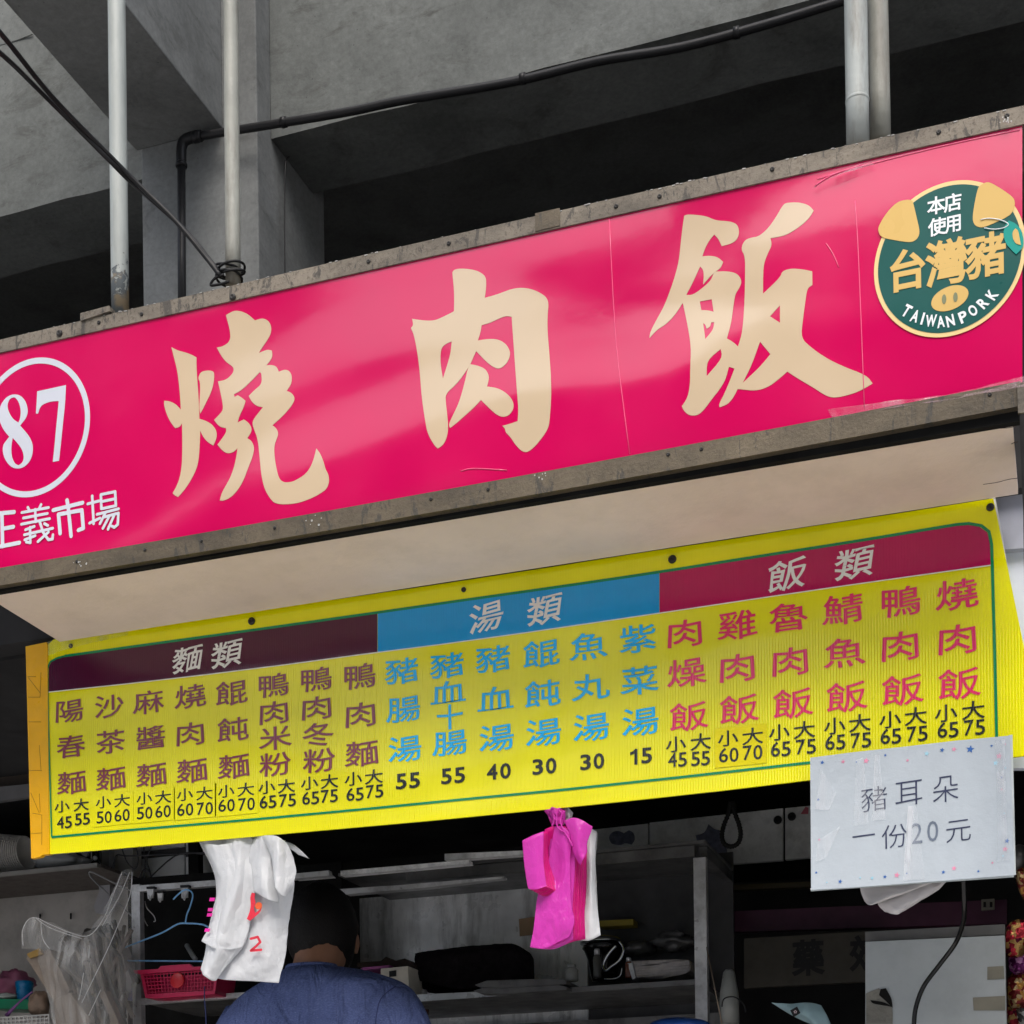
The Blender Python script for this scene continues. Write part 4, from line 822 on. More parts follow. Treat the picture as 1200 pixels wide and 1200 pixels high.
slab('basket_side', [(253, 1134), (256, 1134), (252, 1164), (249, 1164)], YR-.058, .1, M_crim, bk)
slab('basket_side', [(164, 1140), (168, 1140), (173, 1168), (170, 1168)], YR-.058, .1, M_crim, bk)
mesh_obj('medallion', *disc_vf(onY(208, 1149, YR-.064), .021, (0, -1, .05), .003, 28, [(1, 0), (1, .5), (.9, 1)]), M_redp, bk, True)
box('basket_lining', (onY(172, 1150, YR).x, YR+.03, onY(200, 1165, YR).z), (onY(250, 1150, YR).x, YR+.032, onY(200, 1142, YR).z), M_crim, bk)
tag(tube('pale_handle', [onY(219, 1108, 4.05), onY(226, 1120, 4.02), onY(229, 1124, 4.0)], .007, mat('pale_handle', (.32, .34, .34), .5), None, 10), 'short pale tool handle sticking up behind the crimson basket', 'handle')
tag(slab('blue_board', [(147, 1128), (157, 1126), (157, 1173), (143, 1171)], 3.97, .02, mat('royal_blue', (.01, .03, .33), .4)), 'strip of royal blue board between clear bag and rack post', 'board')

# --- clear bag with boxes and chopstick packets
cbg = empty('clear_bag', onY(95, 1240, 3.75), 'big clear plastic bag hanging full of dark chopstick packets and cardboard', 'bag')
M_card = mat('cardboard', (.17, .135, .105), .7, var=.12, dirt=.3); M_cardy = mat('mustard_card', (.22, .13, .02), .5)
slab('carton', [(30, 1122), (58, 1112), (82, 1160), (78, 1168), (62, 1172)], 3.76, .08, M_card, cbg, .002)
slab('carton', [(62, 1172), (82, 1163), (104, 1192), (112, 1235), (70, 1235)], 3.74, .08, M_card, cbg, .002)
slab('carton_flap', [(31, 1118), (46, 1111), (50, 1118), (35, 1123)], 3.755, .012, M_cardy, cbg)
slab('carton', [(116, 1165), (122, 1160), (140, 1200), (140, 1235), (130, 1235), (128, 1190)], 3.72, .03, M_card, cbg, .002)
M_pk = [mat('dark_packet%d' % i, c, .35, var=.4, scale=40) for i, c in enumerate([(.035, .028, .022), (.09, .07, .055), (.02, .018, .016), (.16, .14, .12), (.05, .035, .02)])]
pk0 = []
for i, m_ in enumerate(M_pk): o = mesh_obj('chopstick_packet', *box_vf((-.006, -.004, -.09), (.006, .004, .09)), m_, None); bevel(o, .0015, 1); pk0.append(o)
random.seed(11)
for k in range(70):
    o = pk0[k] if k < 5 else pk0[random.randrange(5)].copy()
    if k >= 5: col.objects.link(o)
    u = random.random(); x = 70+75*u; y = 1150+random.uniform(-22, 42)-14*u; o.parent = cbg; o.location = onY(x, y, 3.80+random.uniform(-.03, .06))-WL[cbg.name]
    o.rotation_euler = (random.uniform(-.3, .3), math.radians(-28+55*u*0)+random.gauss(0, .22)+(.0 if u < .5 else .25), random.uniform(-.6, .6))
lump('dark_backing', 118, 1150, 70, 130, 3.88, .10, mat('dark_backing_brown', (.035, .03, .026), .5, dirt=.4), cbg, .3, 24, 6)  # dark lump added behind the packets to darken the bag
fm = sheetmat('clear_bag_film', (.75, .75, .73), .17, .08, .2)
sheet('bag_film', [[(143, 1020, 0), (150, 1018, -.01), (155, 1022, 0)], [(125, 1062, -.0), (140, 1058, -.02), (156, 1060, 0)], [(95, 1094, .0), (125, 1090, -.045), (157, 1088, 0)], [(52, 1080, .0), (105, 1120, -.07), (158, 1120, 0)], [(42, 1120, .0), (100, 1150, -.09), (158, 1155, 0)], [(58, 1170, 0), (105, 1185, -.09), (158, 1190, 0)], [(70, 1235, 0), (110, 1235, -.08), (158, 1235, 0)]], 3.76, fm, cbg, 7, .0003, .018, 14, 3)
sheet('bag_handle', [[(27, 1085, 0), (34, 1077, -.01), (42, 1075, -.01), (50, 1080, 0)], [(25, 1100, 0), (34, 1096, -.02), (44, 1096, -.02), (52, 1100, 0)], [(26, 1112, 0), (36, 1112, -.02), (46, 1114, -.02), (54, 1118, 0)]], 3.74, fm, cbg, 6, .0003, .006, 30, 5)
fold = MB()
for q in ([(27, 1108), (26, 1092), (32, 1079), (42, 1075.5), (60, 1084), (85, 1094), (105, 1096), (122, 1075), (134, 1045), (143, 1022)], [(48, 1082), (50, 1100), (58, 1112)], [(42, 1076), (60, 1088), (96, 1100)], [(155, 1022), (152, 1050), (138, 1085), (125, 1115), (108, 1150), (96, 1175)], [(152, 1022), (140, 1050), (120, 1085)], [(98, 1140), (94, 1165), (92, 1172)], [(118, 1160), (104, 1190)]):
    fold.add(*tube_vf(curve_pts([onY(x, y, 3.68) for x, y in q], 5), .0011, 5))
fold.build('bag_fold', sheetmat('bag_edge', (.8, .8, .8), .8, .3, .3), cbg, True)

# ================================================================ BAGS HANGING FROM THE MENU
M_wb = sheetmat('white_polythene', (.86, .88, .90), .94, .3, .3); M_pb = sheetmat('pink_polythene', (.86, .07, .62), .96, .25, .35); M_pb2 = sheetmat('deep_pink_polythene', (.95, .01, .40), .985, .35, .5)
M_pb3 = sheetmat('shaded_pink_polythene', (.85, .015, .30), .985, .35, .35)  # darker pink, alternated to paint shade between the layered bags
wbg = empty('white_bags', onY(290, 985, 3.22), 'bunch of white carrier bags with red print hanging under the menu board', 'bags')
YW = 3.235
sheet('bag', [[(232, 985, .0), (262, 982, -.01), (300, 978, -.01), (335, 985, 0)], [(252, 1030, .0), (275, 1030, -.012), (310, 1035, -.02), (345, 1030, .0)], [(250, 1080, .0), (280, 1080, -.015), (310, 1090, -.02), (338, 1080, .0)], [(242, 1125, .0), (275, 1130, -.015), (305, 1130, -.02), (334, 1118, .0)], [(237, 1141, .0), (262, 1148, -.012), (297, 1150, -.01), (326, 1152, .0)]], YW+.012, M_wb, wbg, 11, .0006, .0042, 26, 1)
sheet('bag', [[(238, 988, .0), (252, 990, -.015), (268, 988, -.01), (290, 984, -.0)], [(254, 1030, .0), (262, 1030, -.02), (285, 1030, -.012), (300, 1030, .0)], [(246, 1080, .0), (262, 1085, -.022), (278, 1090, -.008), (292, 1085, .0)], [(236, 1103, .0), (252, 1112, -.02), (268, 1113, -.012), (284, 1110, .0)]], YW-.016, M_wb, wbg, 11, .0006, .0042, 26, 2)
sheet('bag', [[(262, 984, .0), (275, 980, -.02), (290, 980, -.01), (303, 984, .0)], [(263, 1030, .0), (276, 1034, -.03), (290, 1030, -.012), (302, 1026, .0)], [(246, 1085, .0), (258, 1092, -.03), (276, 1098, -.012), (292, 1088, .0)], [(242, 1105, .0), (254, 1114, -.028), (272, 1116, -.012), (284, 1110, .0)], [(235, 1135, .0), (240, 1144, -.02), (252, 1149, -.01), (262, 1134, .0)]], YW-.008, M_wb, wbg, 11, .0006, .0042, 26, 4)
sheet('bag_handle', [[(305, 980, 0), (322, 979, -.02), (335, 988, -.01), (343, 1004, .0)], [(312, 990, 0), (324, 995, -.03), (336, 1010, -.015), (347, 1020, .0)], [(318, 1006, 0), (322, 1022, -.03), (334, 1034, -.02), (345, 1036, 0)], [(320, 1022, 0), (323, 1040, -.03), (332, 1050, -.02), (341, 1046, .0)]], YW-.03, M_wb, wbg, 11, .0006, .0042, 26, 7)
sheet('bag_handle', [[(296, 984, 0), (306, 978, -.01), (318, 980, -.0)], [(292, 1010, 0), (304, 1008, -.015), (318, 1006, 0)], [(296, 1040, 0), (310, 1036, -.02), (322, 1030, 0)], [(300, 1046, 0), (314, 1054, -.02), (326, 1058, 0)]], YW-.02, M_wb, wbg, 11, .0006, .0042, 26, 9)
sheet('bag', [[(330, 985, 0), (345, 990, -.005), (362, 1006, 0)], [(333, 990, 0), (345, 998, -.005), (350, 1002, 0)]], YW, M_wb, wbg, 4, .0004)
M_rp = mat('red_bag_print', (.72, .03, .06), .4); M_pp = mat('pink_bag_print', (.75, .02, .35), .4)
slab('bag_print', smooth_poly([(295, 1046), (299, 1047), (298, 1053), (300, 1058), (297, 1064), (299, 1070), (303, 1067), (307, 1063), (305, 1069), (299, 1074), (293, 1079), (289, 1077), (293, 1068), (294, 1058), (293, 1052)]), YW-.022, .0004, M_rp, wbg)
mesh_obj('bag_print', *prism_vf([(oval(onY(303, 1061.5, YW-.024), .0085, .008, 20), [])], .0004), mat('orange_bag_print', (.78, .12, .03), .4), wbg)
strokes('bag_print', [[(2,2),(10,0),(13,6),(8,11),(2,16)],[(2,16),(14,15)]], 3.2, YW-.022, M_rp, wbg, (292, 1098), 1.0)
for y in (1052, 1064, 1070, 1088): slab('bag_print', [(240+(1090-y)*.16, y), (246+(1090-y)*.16, y), (245+(1090-y)*.16, y+4), (239+(1090-y)*.16, y+4)], YW-.030, .0004, M_pp, wbg)

pbg = empty('pink_bags', onY(655, 950, 3.22), 'bunch of bright pink carrier bags tied up below the blue part of the menu', 'bags')
YQ = 3.235
# fanned leaves of the bunch: many bags behind one another
for k in range(9):
    o = k*2.2
    sheet('bag', [[(648+o*.3, 972, 0), (662+o*.4, 970, -.004), (672+o, 980, 0)], [(640+o*.5, 1010, 0), (660+o*.5, 1012, -.004), (674+o*.95, 1010, 0)], [(634+o*.7, 1060, 0), (655+o*.7, 1062, -.004), (671+o*1.05, 1060, 0)], [(624+o*.9, 1111-o*.2, 0), (650+o*.7, 1112-o*.5, -.004), (672+o*1.05, 1101-o*.05, 0)]], YQ-.026+.0062*k, M_pb if k == 0 else (M_pb2, M_pb3)[k % 2], pbg, 5, .0007, .0025, 24, k)
sheet('front_bag', [[(650, 968, 0), (657, 968, -.006), (664, 972, -.006), (670, 980, 0)], [(642, 1010, 0), (652, 1020, .004), (662, 1020, -.004), (668, 1010, 0)], [(630, 1050, 0), (645, 1052, -.006), (660, 1050, -.006), (669, 1055, 0)], [(626, 1085, 0), (642, 1088, -.006), (660, 1085, -.008), (673, 1080, 0)], [(621, 1110, 0), (638, 1112, -.004), (652, 1105, -.004), (667, 1098, 0)]], YQ-.036, M_pb, pbg, 12, .0008, .0022, 30, 21)
for k in range(8):    # handles folded over on the viewer's left
    o = k*2.0; d = k*1.9
    sheet('bag_handle', [[(612+o, 985-d*.2, 0), (624+o, 979-d*.2, -.004), (637+o*.35, 974, 0)], [(614+o*1.0, 1012, 0), (626+o*.9, 1010, -.006), (637+o*.5, 1010, 0)], [(618+o*1.3, 1038+d*.25, 0), (628+o*1.1, 1037+d*.3, -.004), (640+o*.9, 1035+d*.2, 0)], [(620+o*1.5, 1042+d*.85, 0), (630+o*1.2, 1042+d*.8, -.004), (641+o*1.0, 1038+d*.5, 0)]], YQ-.062+.0042*k, M_pb if k == 0 else (M_pb2, M_pb3)[k % 2], pbg, 5, .0007, .0012, 24, k)
sheet('bag_handle', [[(661, 962, 0), (672, 958, -.006), (684, 962, -.006), (692, 968, 0)], [(668, 980, 0), (676, 972, -.012), (684, 968, -.008), (694, 970, 0)], [(672, 1000, 0), (678, 996, -.012), (684, 990, -.006), (688, 988, 0)], [(680, 1014, 0), (683, 1008, -.01), (686, 1002, -.006), (688, 998, 0)]], YQ-.040, M_pb, pbg, 7, .0008, .0015, 20, 31)
for k in range(4): sheet('bag_handle', [[(638+k*3, 972, 0), (648+k*2, 968, -.004), (660+k, 968, 0)], [(640+k*3, 1000, .0), (648+k*2.6, 1005, .012), (656+k*2, 1002, .0)], [(641+k*3, 1032, .0), (648+k*2.5, 1040, .012), (656+k*2, 1040, .0)]], YQ-.030+.003*k, M_pb2, pbg, 5, .0007, .001, 20, 40+k)
sheet('tie_knot', [[(637, 950, 0), (648, 947, -.01), (658, 947, 0), (663, 950, 0)], [(643, 958, 0), (650, 955, -.015), (657, 955, -.008), (662, 958, 0)], [(645, 966, 0), (650, 966, -.012), (656, 966, -.01), (661, 968, 0)]], YQ-.03, M_pb, pbg, 8, .0008, .012, 90, 3)
for q in ([(646, 948), (650, 958), (647, 968)], [(655, 947), (652, 958), (654, 970), (662, 975)], [(660, 950), (657, 962), (660, 972), (668, 985), (671, 992)]): tube('tie_strand', [onY(x, y, YQ-.045) for x, y in q], .0018, M_pb, pbg, 6, 5)
wb2 = empty('white_bag_bunch', onY(690, 1000, 3.25), 'slim stack of white bags tucked behind the bright pink bags', 'bags')
sheet('bag', [[(684, 975, 0), (690, 970, -.01), (699, 974, 0)], [(686, 1010, 0), (692, 1010, -.012), (697, 1008, 0)], [(684, 1060, 0), (692, 1060, -.012), (699, 1058, 0)], [(676, 1102, 0), (690, 1102, -.012), (704, 1096, 0)]], YQ+.022, M_wb, wb2, 8, .0008, .004, 22, 51)
sheet('bag', [[(684, 976, 0), (692, 972, .01), (700, 976, 0)], [(685, 1010, 0), (692, 1010, .012), (698, 1008, 0)], [(682, 1060, 0), (692, 1060, .012), (700, 1058, 0)], [(676, 1100, 0), (690, 1102, .008), (704, 1096, 0)]], YQ+.03, M_wb, wb2, 6, .0008, .004, 22, 52)
sheet('tie_end', [[(658, 948, 0), (665, 946, -.01), (671, 952, 0)], [(661, 957, 0), (666, 955, -.01), (670, 957, 0)], [(660, 966, 0), (664, 964, -.005), (667, 962, 0)]], YQ-.01, M_wb, wb2, 6, .0008, .008, 60, 55)

# ================================================================ PAPER NOTICE
YN = 3.17
no = empty('paper_notice', onY(1068, 1040, YN), 'laminated white price notice with small stars taped below the rice column', 'notice')
M_pap = mat('laminated_paper', (.50, .56, .61), .13, var=.04, bump=.005, bscale=9, coat=.7); M_nink = mat('notice_ink', (.035, .045, .10), .4)
npt = [(949.5, 888), (1000, 881.5), (1060, 875), (1120, 868), (1184, 862)]; npb = [(950.5, 1043), (1000, 1040), (1060, 1035.5), (1120, 1031), (1189, 1025.5)]
board('sheet', npt, npb, YN, .0008, M_pap, no, wob=0)
slab('laminate_edge', [(1182, 861.5), (1186.5, 861), (1190.5, 1025), (1187, 1026)], YN+.004, .0006, mat('laminate', (.6, .66, .66), .15), no)
slab('laminate_edge', [(949.5, 1041), (1188, 1024), (1188, 1028), (950.5, 1044.5)], YN+.004, .0006, mat('laminate', (.6, .66, .66), .15), no)
YNt = YN-.0008
lettering('lettering', [('豬', 1024.5, 936, 31, 29, YNt), ('耳', 1065, 928.5, 33, 31, YNt), ('朵', 1108, 924, 31, 32, YNt)], M_nink, no, -.010, lambda u, v, a, b: (u, v+.05*u))
lettering('lettering', [('一', 1012, 979.5, 27, 26, YNt), ('份', 1048.5, 979.5, 31, 28, YNt), ('元', 1123, 972.5, 30, 28, YNt)], M_nink, no, -.010, lambda u, v, a, b: (u, v+.05*u))
lettering('lettering', [('2', 1074.5, 976.5, 12.5, 24, YNt), ('0', 1093, 974, 13, 24, YNt)], mat('pale_notice_ink', (.16, .20, .27), .4), no, 0)
M_sl = sheetmat('crease_glare', (.95, .97, 1.0), .17, .12, .2)  # whitish patches paint glare streaks along the sleeve folds
for q in ([(1003, 890), (1012, 888), (1018, 965), (1000, 968)], [(1025, 884), (1030, 884), (1038, 960), (1022, 962)], [(1064, 945), (1074, 944), (1084, 1030), (1058, 1032)], [(962, 900), (980, 930), (972, 950), (955, 948)], [(958, 985), (985, 968), (968, 1006), (956, 1010)], [(1168, 905), (1176, 904), (1178, 930), (1170, 930)], [(1170, 955), (1178, 955), (1180, 985), (1171, 985)]):
    slab('crease_glare', q, YNt-.0012, .0002, M_sl, no)
SC = {'b': mat('blue_star', (.03, .13, .42), .4), 'p': mat('pink_star', (.75, .28, .42), .4), 'l': mat('light_blue_star', (.35, .62, .75), .4)}
st = [(963.5,893.5,2.6,'b'),(988,892.5,2.6,'p'),(1015,891.5,3.6,'p'),(1003.5,893,1.2,'b'),(1037.5,885,1.8,'b'),(1063.5,891,2,'p'),(1086,883,3.2,'l'),(1104,879,2.8,'b'),(1118,878,3,'p'),(1137,878,4.8,'b'),(1162,874,1.8,'b'),(1178,872,1.4,'p'),(1167,894,3.4,'l'),(1174,911,2,'b'),(1178,900,1.6,'l'),
 (959,937,2,'b'),(956.5,1022.5,1.6,'b'),(984.5,1033,2.6,'b'),(1008,1028.5,1.4,'l'),(1022,1029,2.4,'l'),(1037,1027.5,2.4,'b'),(1051,1025.5,3.6,'p'),(1062.5,1023.5,1.4,'b'),(1105.5,1022,2.4,'b'),(1118,1017.5,3.2,'p'),(1146.5,1021,1.8,'b'),(1163,1011,1.6,'p'),(1180,985.5,3,'b'),(1178,995,3.4,'p'),(1175.5,1003,1.6,'l'),(1177,953,1.4,'l'),(960,984,1.6,'p'),(1171,886,4,'p'),(1174,925,1.5,'p'),(969,1034,1.2,'l')]
for x, y, r, c in st:
    p = onY(x, y, YNt); k = em(x, y, YNt)[1]; pts = [p+Vector((math.sin(a)*q, 0, math.cos(a)*q)) for a, q in [(i*math.pi/5+.2, (r if i % 2 == 0 else r*.45)*k) for i in range(10)]]
    mesh_obj('printed_star', *prism_vf([(pts, [])], .0002), SC[c], no)
sheet('clear_tape', [[(1166, 868, 0), (1178, 866, 0)], [(1168, 950, 0), (1180, 950, 0)], [(1168, 1010, 0), (1184, 1008, 0)]], YNt-.001, sheetmat('clear_tape_strip', (.75, .8, .85), .2, .08, .1), no, 8, .0002, .002, 60, 3)
tiss = empty('tissue_pack', onY(1060, 1035, 3.22), 'folded white paper napkins hanging out below the notice', 'napkins')
M_tis = mat('napkin', (.62, .60, .60), .8, var=.06, bump=.001, bscale=90)
sheet('napkin', [[(1006, 1030, 0), (1050, 1028, 0), (1112, 1026, 0)], [(1009, 1046, 0), (1050, 1046, -.02), (1105, 1030, 0)], [(1013, 1056, 0), (1022, 1060, -.02), (1052, 1048, 0)]], 3.22, M_tis, tiss, 6, .004, .004, 40)
sheet('napkin', [[(1026, 1046, 0), (1070, 1036, 0), (1112, 1028, 0)], [(1029, 1060, 0), (1055, 1060, -.02), (1100, 1042, 0)], [(1036, 1068, 0), (1050, 1071, -.02), (1060, 1067, 0)]], 3.235, M_tis, tiss, 6, .004, .006, 60, 4)
sheet('napkin', [[(1000, 1030, 0), (1040, 1030, 0), (1060, 1030, 0)], [(1010, 1040, 0), (1030, 1042, 0), (1060, 1040, 0)], [(1015, 1054, 0), (1025, 1057, 0), (1045, 1050, 0)]], 3.25, M_tis, tiss, 5, .004, .003, 60, 6)

# ================================================================ STEEL RACK ON THE RIGHT WITH ITS POTS
Y1, Y2 = 4.15, 4.50
rr_ = empty('steel_shelving', onY(650, 1400, Y1), 'stainless steel shelving unit with stained back panel, pots and trays on its shelf', 'shelving')
pxbox('post', 816, 1004, 827, 1290, Y1, .024, M_steel, rr_, .0015)
zt = onY(700, 1000, Y1).z; xa, xb = onY(398, 1020, Y1).x, onY(827, 1000, Y1).x
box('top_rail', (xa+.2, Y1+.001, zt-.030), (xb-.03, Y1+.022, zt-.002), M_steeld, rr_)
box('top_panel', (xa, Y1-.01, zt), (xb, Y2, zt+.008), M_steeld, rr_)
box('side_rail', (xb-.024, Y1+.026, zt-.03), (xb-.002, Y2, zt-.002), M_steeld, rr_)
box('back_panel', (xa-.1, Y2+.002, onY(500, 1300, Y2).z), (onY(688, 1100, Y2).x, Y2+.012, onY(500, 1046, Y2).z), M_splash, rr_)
box('back_panel', (onY(689, 1100, Y2).x, Y2+.002, onY(500, 1300, Y2).z), (xb, Y2+.012, onY(500, 1030, Y2).z), mat('blackened_steel', (.05, .05, .052), .4, .3, var=.5, scale=6), rr_)  # second panel is near-black steel
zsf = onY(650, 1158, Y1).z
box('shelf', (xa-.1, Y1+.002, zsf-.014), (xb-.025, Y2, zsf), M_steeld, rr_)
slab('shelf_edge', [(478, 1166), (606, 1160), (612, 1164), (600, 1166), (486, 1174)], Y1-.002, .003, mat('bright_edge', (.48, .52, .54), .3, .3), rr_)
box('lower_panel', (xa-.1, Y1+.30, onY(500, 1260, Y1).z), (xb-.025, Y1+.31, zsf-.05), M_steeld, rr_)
for i, (pts, lb) in enumerate([([(345, 1025), (382, 1021.5), (388, 1026.5), (345, 1030)], 'short bright end of a steel rail beside the white bags'), ([(399, 1020.5), (549, 1007.5), (550, 1012), (399, 1026)], 'bright steel rail, middle length, below the yellow board'), ([(521, 1000.5), (618, 996.5), (618, 1001), (548, 1006), (521, 1008)], 'upper bright steel rail reaching behind the pink bags'), ([(396, 1042), (470, 1037), (590, 1027), (590, 1029), (500, 1040), (405, 1048)], 'dull scratched steel rail under the bright ones')]):
    tag(slab('steel_rail', pts, [3.98, 4.02, 4.08, 4.12][i], .03, mat('white_enamel', (.85, .86, .86), .4, dirt=.3) if i < 3 else M_steel), lb, 'rail', 'steel rails hanging over the counter')
tag(slab('card_patch', [(608, 1077), (628, 1074), (628, 1095), (609, 1097)], Y2-.004, .004, mat('orange_card', (.34, .22, .12), .6)), 'faded orange card on the steel back panel beside the pink bags', 'card')
# black cloth over a heap of trays
M_clo = mat('black_towel', (.014, .011, .013), .95, spec=.1, var=.4, scale=60, bump=.003, bscale=260)
ch = empty('towel_heap', onY(555, 1160, 4.3), 'black waffle towel thrown over a heap on the steel shelf', 'towel')
sheet('towel', [[(489, 1116, .16), (530, 1111, .16), (560, 1108, .16), (600, 1106, .16), (615, 1114, .16)], [(486, 1120, .02), (530, 1114, .0), (560, 1111, .0), (600, 1109, .0), (622, 1118, .02)], [(489, 1138, .0), (530, 1136, -.02), (560, 1132, -.02), (600, 1130, -.02), (626, 1132, .02)], [(486, 1148, .01), (530, 1158, -.03), (560, 1158, -.03), (600, 1156, -.02), (624, 1158, .02)]], 4.28, M_clo, ch, 8, .004, .010, 26, 2)
lump('heap', 556, 1140, 126, 44, 4.42, .18, M_blkm, ch, .08, 24, 3, .02, .6)
tk = empty('tray_stack', onY(610, 1162, 4.2), 'two flat dark metal trays stacked on the shelf before the towel', 'trays')
for i, y in enumerate((1153, 1160)): slab('tray', [(556-2*i, y+1), (570, y-4), (650, y-7), (664, y-4), (664, y), (640, y+2), (585, y+5), (562, y+4)], 4.10+.004*i, .16, M_steeld, tk, .002)
bxs = empty('white_box', onY(462, 1156, 4.2), 'small cream box with a dark sprig on top, behind the shoulder', 'box')
slab('box_body', [(446, 1135), (478, 1132), (480, 1168), (462, 1160), (446, 1149)], 4.2, .10, mat('cream_box', (.7, .66, .57), .6), bxs, .002)
slab('box_label', [(456, 1138), (464, 1137), (464, 1144), (456, 1145)], 4.197, .002, M_blk, bxs)
tag(slab('magenta_lid', [(424, 1134), (456, 1131), (456, 1134), (424, 1137)], 4.22, .12, mat('magenta_plastic', (.30, .06, .24), .4)), 'thin magenta lid edge beside the cream box', 'lid')
tag(slab('dark_cloth', [(418, 1128), (446, 1126), (452, 1121), (462, 1126), (474, 1123), (484, 1128), (486, 1134), (418, 1133)], 4.25, .14, mat('brown_cloth', (.03, .018, .014), .9), None, .002), 'dark brown cloth lying on the shelf above the magenta lid', 'cloth')
kt = empty('steel_pot', onY(708, 1148, 4.3), 'shiny steel pot with curled handle behind the pink bags', 'pot')
M_chr = mat('polished_steel', (.55, .57, .58), .12, 1.0, var=.1, scale=20)
mesh_obj('pot_body', *disc_vf(onY(708, 1150, 4.42), .055, (0,0,1), .10, 28, [(.6,0),(.72,.2),(.82,.6),(1,.85),(1.1,.92),(1.06,1),(.5,1.03)]), mat('black_pot_side', (.02, .02, .02), .12, .5), kt, True)
mesh_obj('pot_lid', *disc_vf(onY(706, 1106, 4.40), .062, (0,0,1), .022, 28, [(1,0),(1.02,.15),(.85,.6),(.4,.95),(.2,1)]), M_chr, kt, True)
tube('pot_handle', [onY(x, y, 4.32) for x, y in ((726, 1103), (731, 1112), (726, 1125), (716, 1133), (710, 1137), (707, 1130), (713, 1118), (722, 1108))], .0045, M_chr, kt, 10, 6)
tube('pot_trim', [onY(x, y, 4.33) for x, y in ((708, 1147), (720, 1147), (727, 1143), (729, 1134))], .0025, M_chr, kt, 8, 5)
tag(slab('yellow_strip', [(702, 1079), (742, 1077), (742, 1084), (702, 1086)], 4.42, .05, mat('dull_yellow', (.22, .17, .01), .6)), 'dull yellow lid edge in the dark shelf above the steel pot', 'lid')
pn = empty('oblong_pan', onY(775, 1147, 4.3), 'grey oblong metal pan on the shelf beside the upright post', 'pan')
slab('pan_body', smooth_poly([(738, 1126), (805, 1123), (810, 1128), (808, 1143), (745, 1148), (741, 1140)], 2, .2), 4.3, .12, mat('pan_metal', (.50, .46, .44), .45, .4, dirt=.4), pn, .003)
slab('pan_lip', [(735, 1129), (741, 1128), (745, 1146), (741, 1148)], 4.29, .10, M_steel, pn, .001)
tag(lump('foil_parcel', 790, 1103, 50, 22, 4.42, .10, M_steeld, None, .5, 26, 12), 'crumpled dark foil parcel above the oblong pan', 'parcel')
tag(lump('small_bowl', 750, 1112, 36, 20, 4.42, .1, M_steeld, None, .15, 22, 13), 'small dim steel bowl between foil parcel and steel pot', 'bowl')  # small bowl lump in dull steel
tag(lump('blue_basin', 795, 1204, 76, 22, 4.0, .16, mat('blue_lid_plastic', (.02, .09, .38), .35), None, .05, 26, 1), 'blue rounded plastic basin at the bottom edge by the steel post', 'basin')

jr = [(700, 1146, 10, 34, 'glass_jar', (.10, .10, .09), 'small dark glass jar standing left of the steel pot', 'jar'), (737, 1146, 9, 24, 'spice_tin', (.16, .05, .03), 'narrow dull red tin between steel pot and oblong pan', 'tin'), (670, 1150, 16, 20, 'white_tub', (.45, .45, .42), 'squat white tub at the lower hem of the pink bags', 'tub'), (497, 1190, 12, 30, 'sauce_bottle', (.06, .03, .02), 'brown sauce bottle under the shelf beside the shoulder', 'bottle')]
for x, y, w_, h_, nm, c_, lb, ct_ in jr:
    k = em(x, y, 4.30)[1]; e_ = empty(nm, onY(x, y, 4.30), lb, ct_)
    mesh_obj('container_body', *disc_vf(onY(x, y, 4.30), w_*k/2, (0,0,1), h_*k*.8, 18, [(.9, 0), (1, .06), (1, .8), (.75, .95), (.6, 1)]), mat(nm+'_side', c_, .2), e_, True)
    mesh_obj('cap', *disc_vf(onY(x, y, 4.30)+Vector((0, 0, h_*k*.8)), w_*k*.34, (0,0,1), h_*k*.2, 16, [(1, 0), (1, .8), (.85, 1)]), M_steel, e_, True)
# --- wall cabinets with knobs
YCb = 4.9
cbn = empty('wall_cabinet', onY(830, 1015, YCb), 'row of white cabinet doors with round knobs behind the notice', 'cabinet')
for i, q in enumerate([[(640, 978), (759.5, 965), (759.5, 1000), (640, 1010)], [(761, 964), (917.5, 947), (917.5, 1008), (761, 1020)], [(920, 947), (1010, 938), (1010, 1000), (920, 1007.5)]]):
    d = slab('door', q, YCb, .018, M_cab, cbn, .0015)
    if i: screw(onY(911.5 if i == 1 else 928, 961 if i == 1 else 957, YCb), .013, d, 'knob', M_blk)
slab('carcass', [(630, 975), (1030, 935), (1030, 1001), (630, 1024)], YCb+.02, .3, M_blkm, cbn)
M_st2 = mat('faded_sticker', (.13, .14, .20), .6, var=.4, scale=60)
traced('door_sticker', (600, 900), 3.43, [([(388,275),(405,255),(430,252),(450,262),(470,250),(490,260),(495,290),(480,308),(455,300),(440,310),(410,308),(395,300)], [])], M_st2, cbn, YCb-.002, .001)
traced('door_sticker', (600, 900), 3.43, [([(738,270),(775,262),(790,225),(810,245),(835,250),(838,285),(866,320),(862,355),(835,378),(810,350),(790,340),(760,310),(745,300)], [])], M_st2, cbn, YCb-.002, .001)
traced('door_sticker', (600, 900), 3.43, [([(1160,185),(1180,155),(1192,160),(1190,185)], [])], mat('pink_sticker', (.5, .12, .16), .6), cbn, YCb-.002, .001)
tag(tube('coiled_cord', [onY(x, y, 4.2) for x, y in ((856, 940), (853, 955), (848, 968), (846, 980), (849, 989), (857, 992), (865, 988), (868, 978), (866, 966), (862, 955), (859, 940))], [.0062+.0012*math.sin(i*2.6) for i in range(81)], M_blkm, None, 8, 8), 'loop of black coiled cord dangling before the white cabinet doors', 'cord')

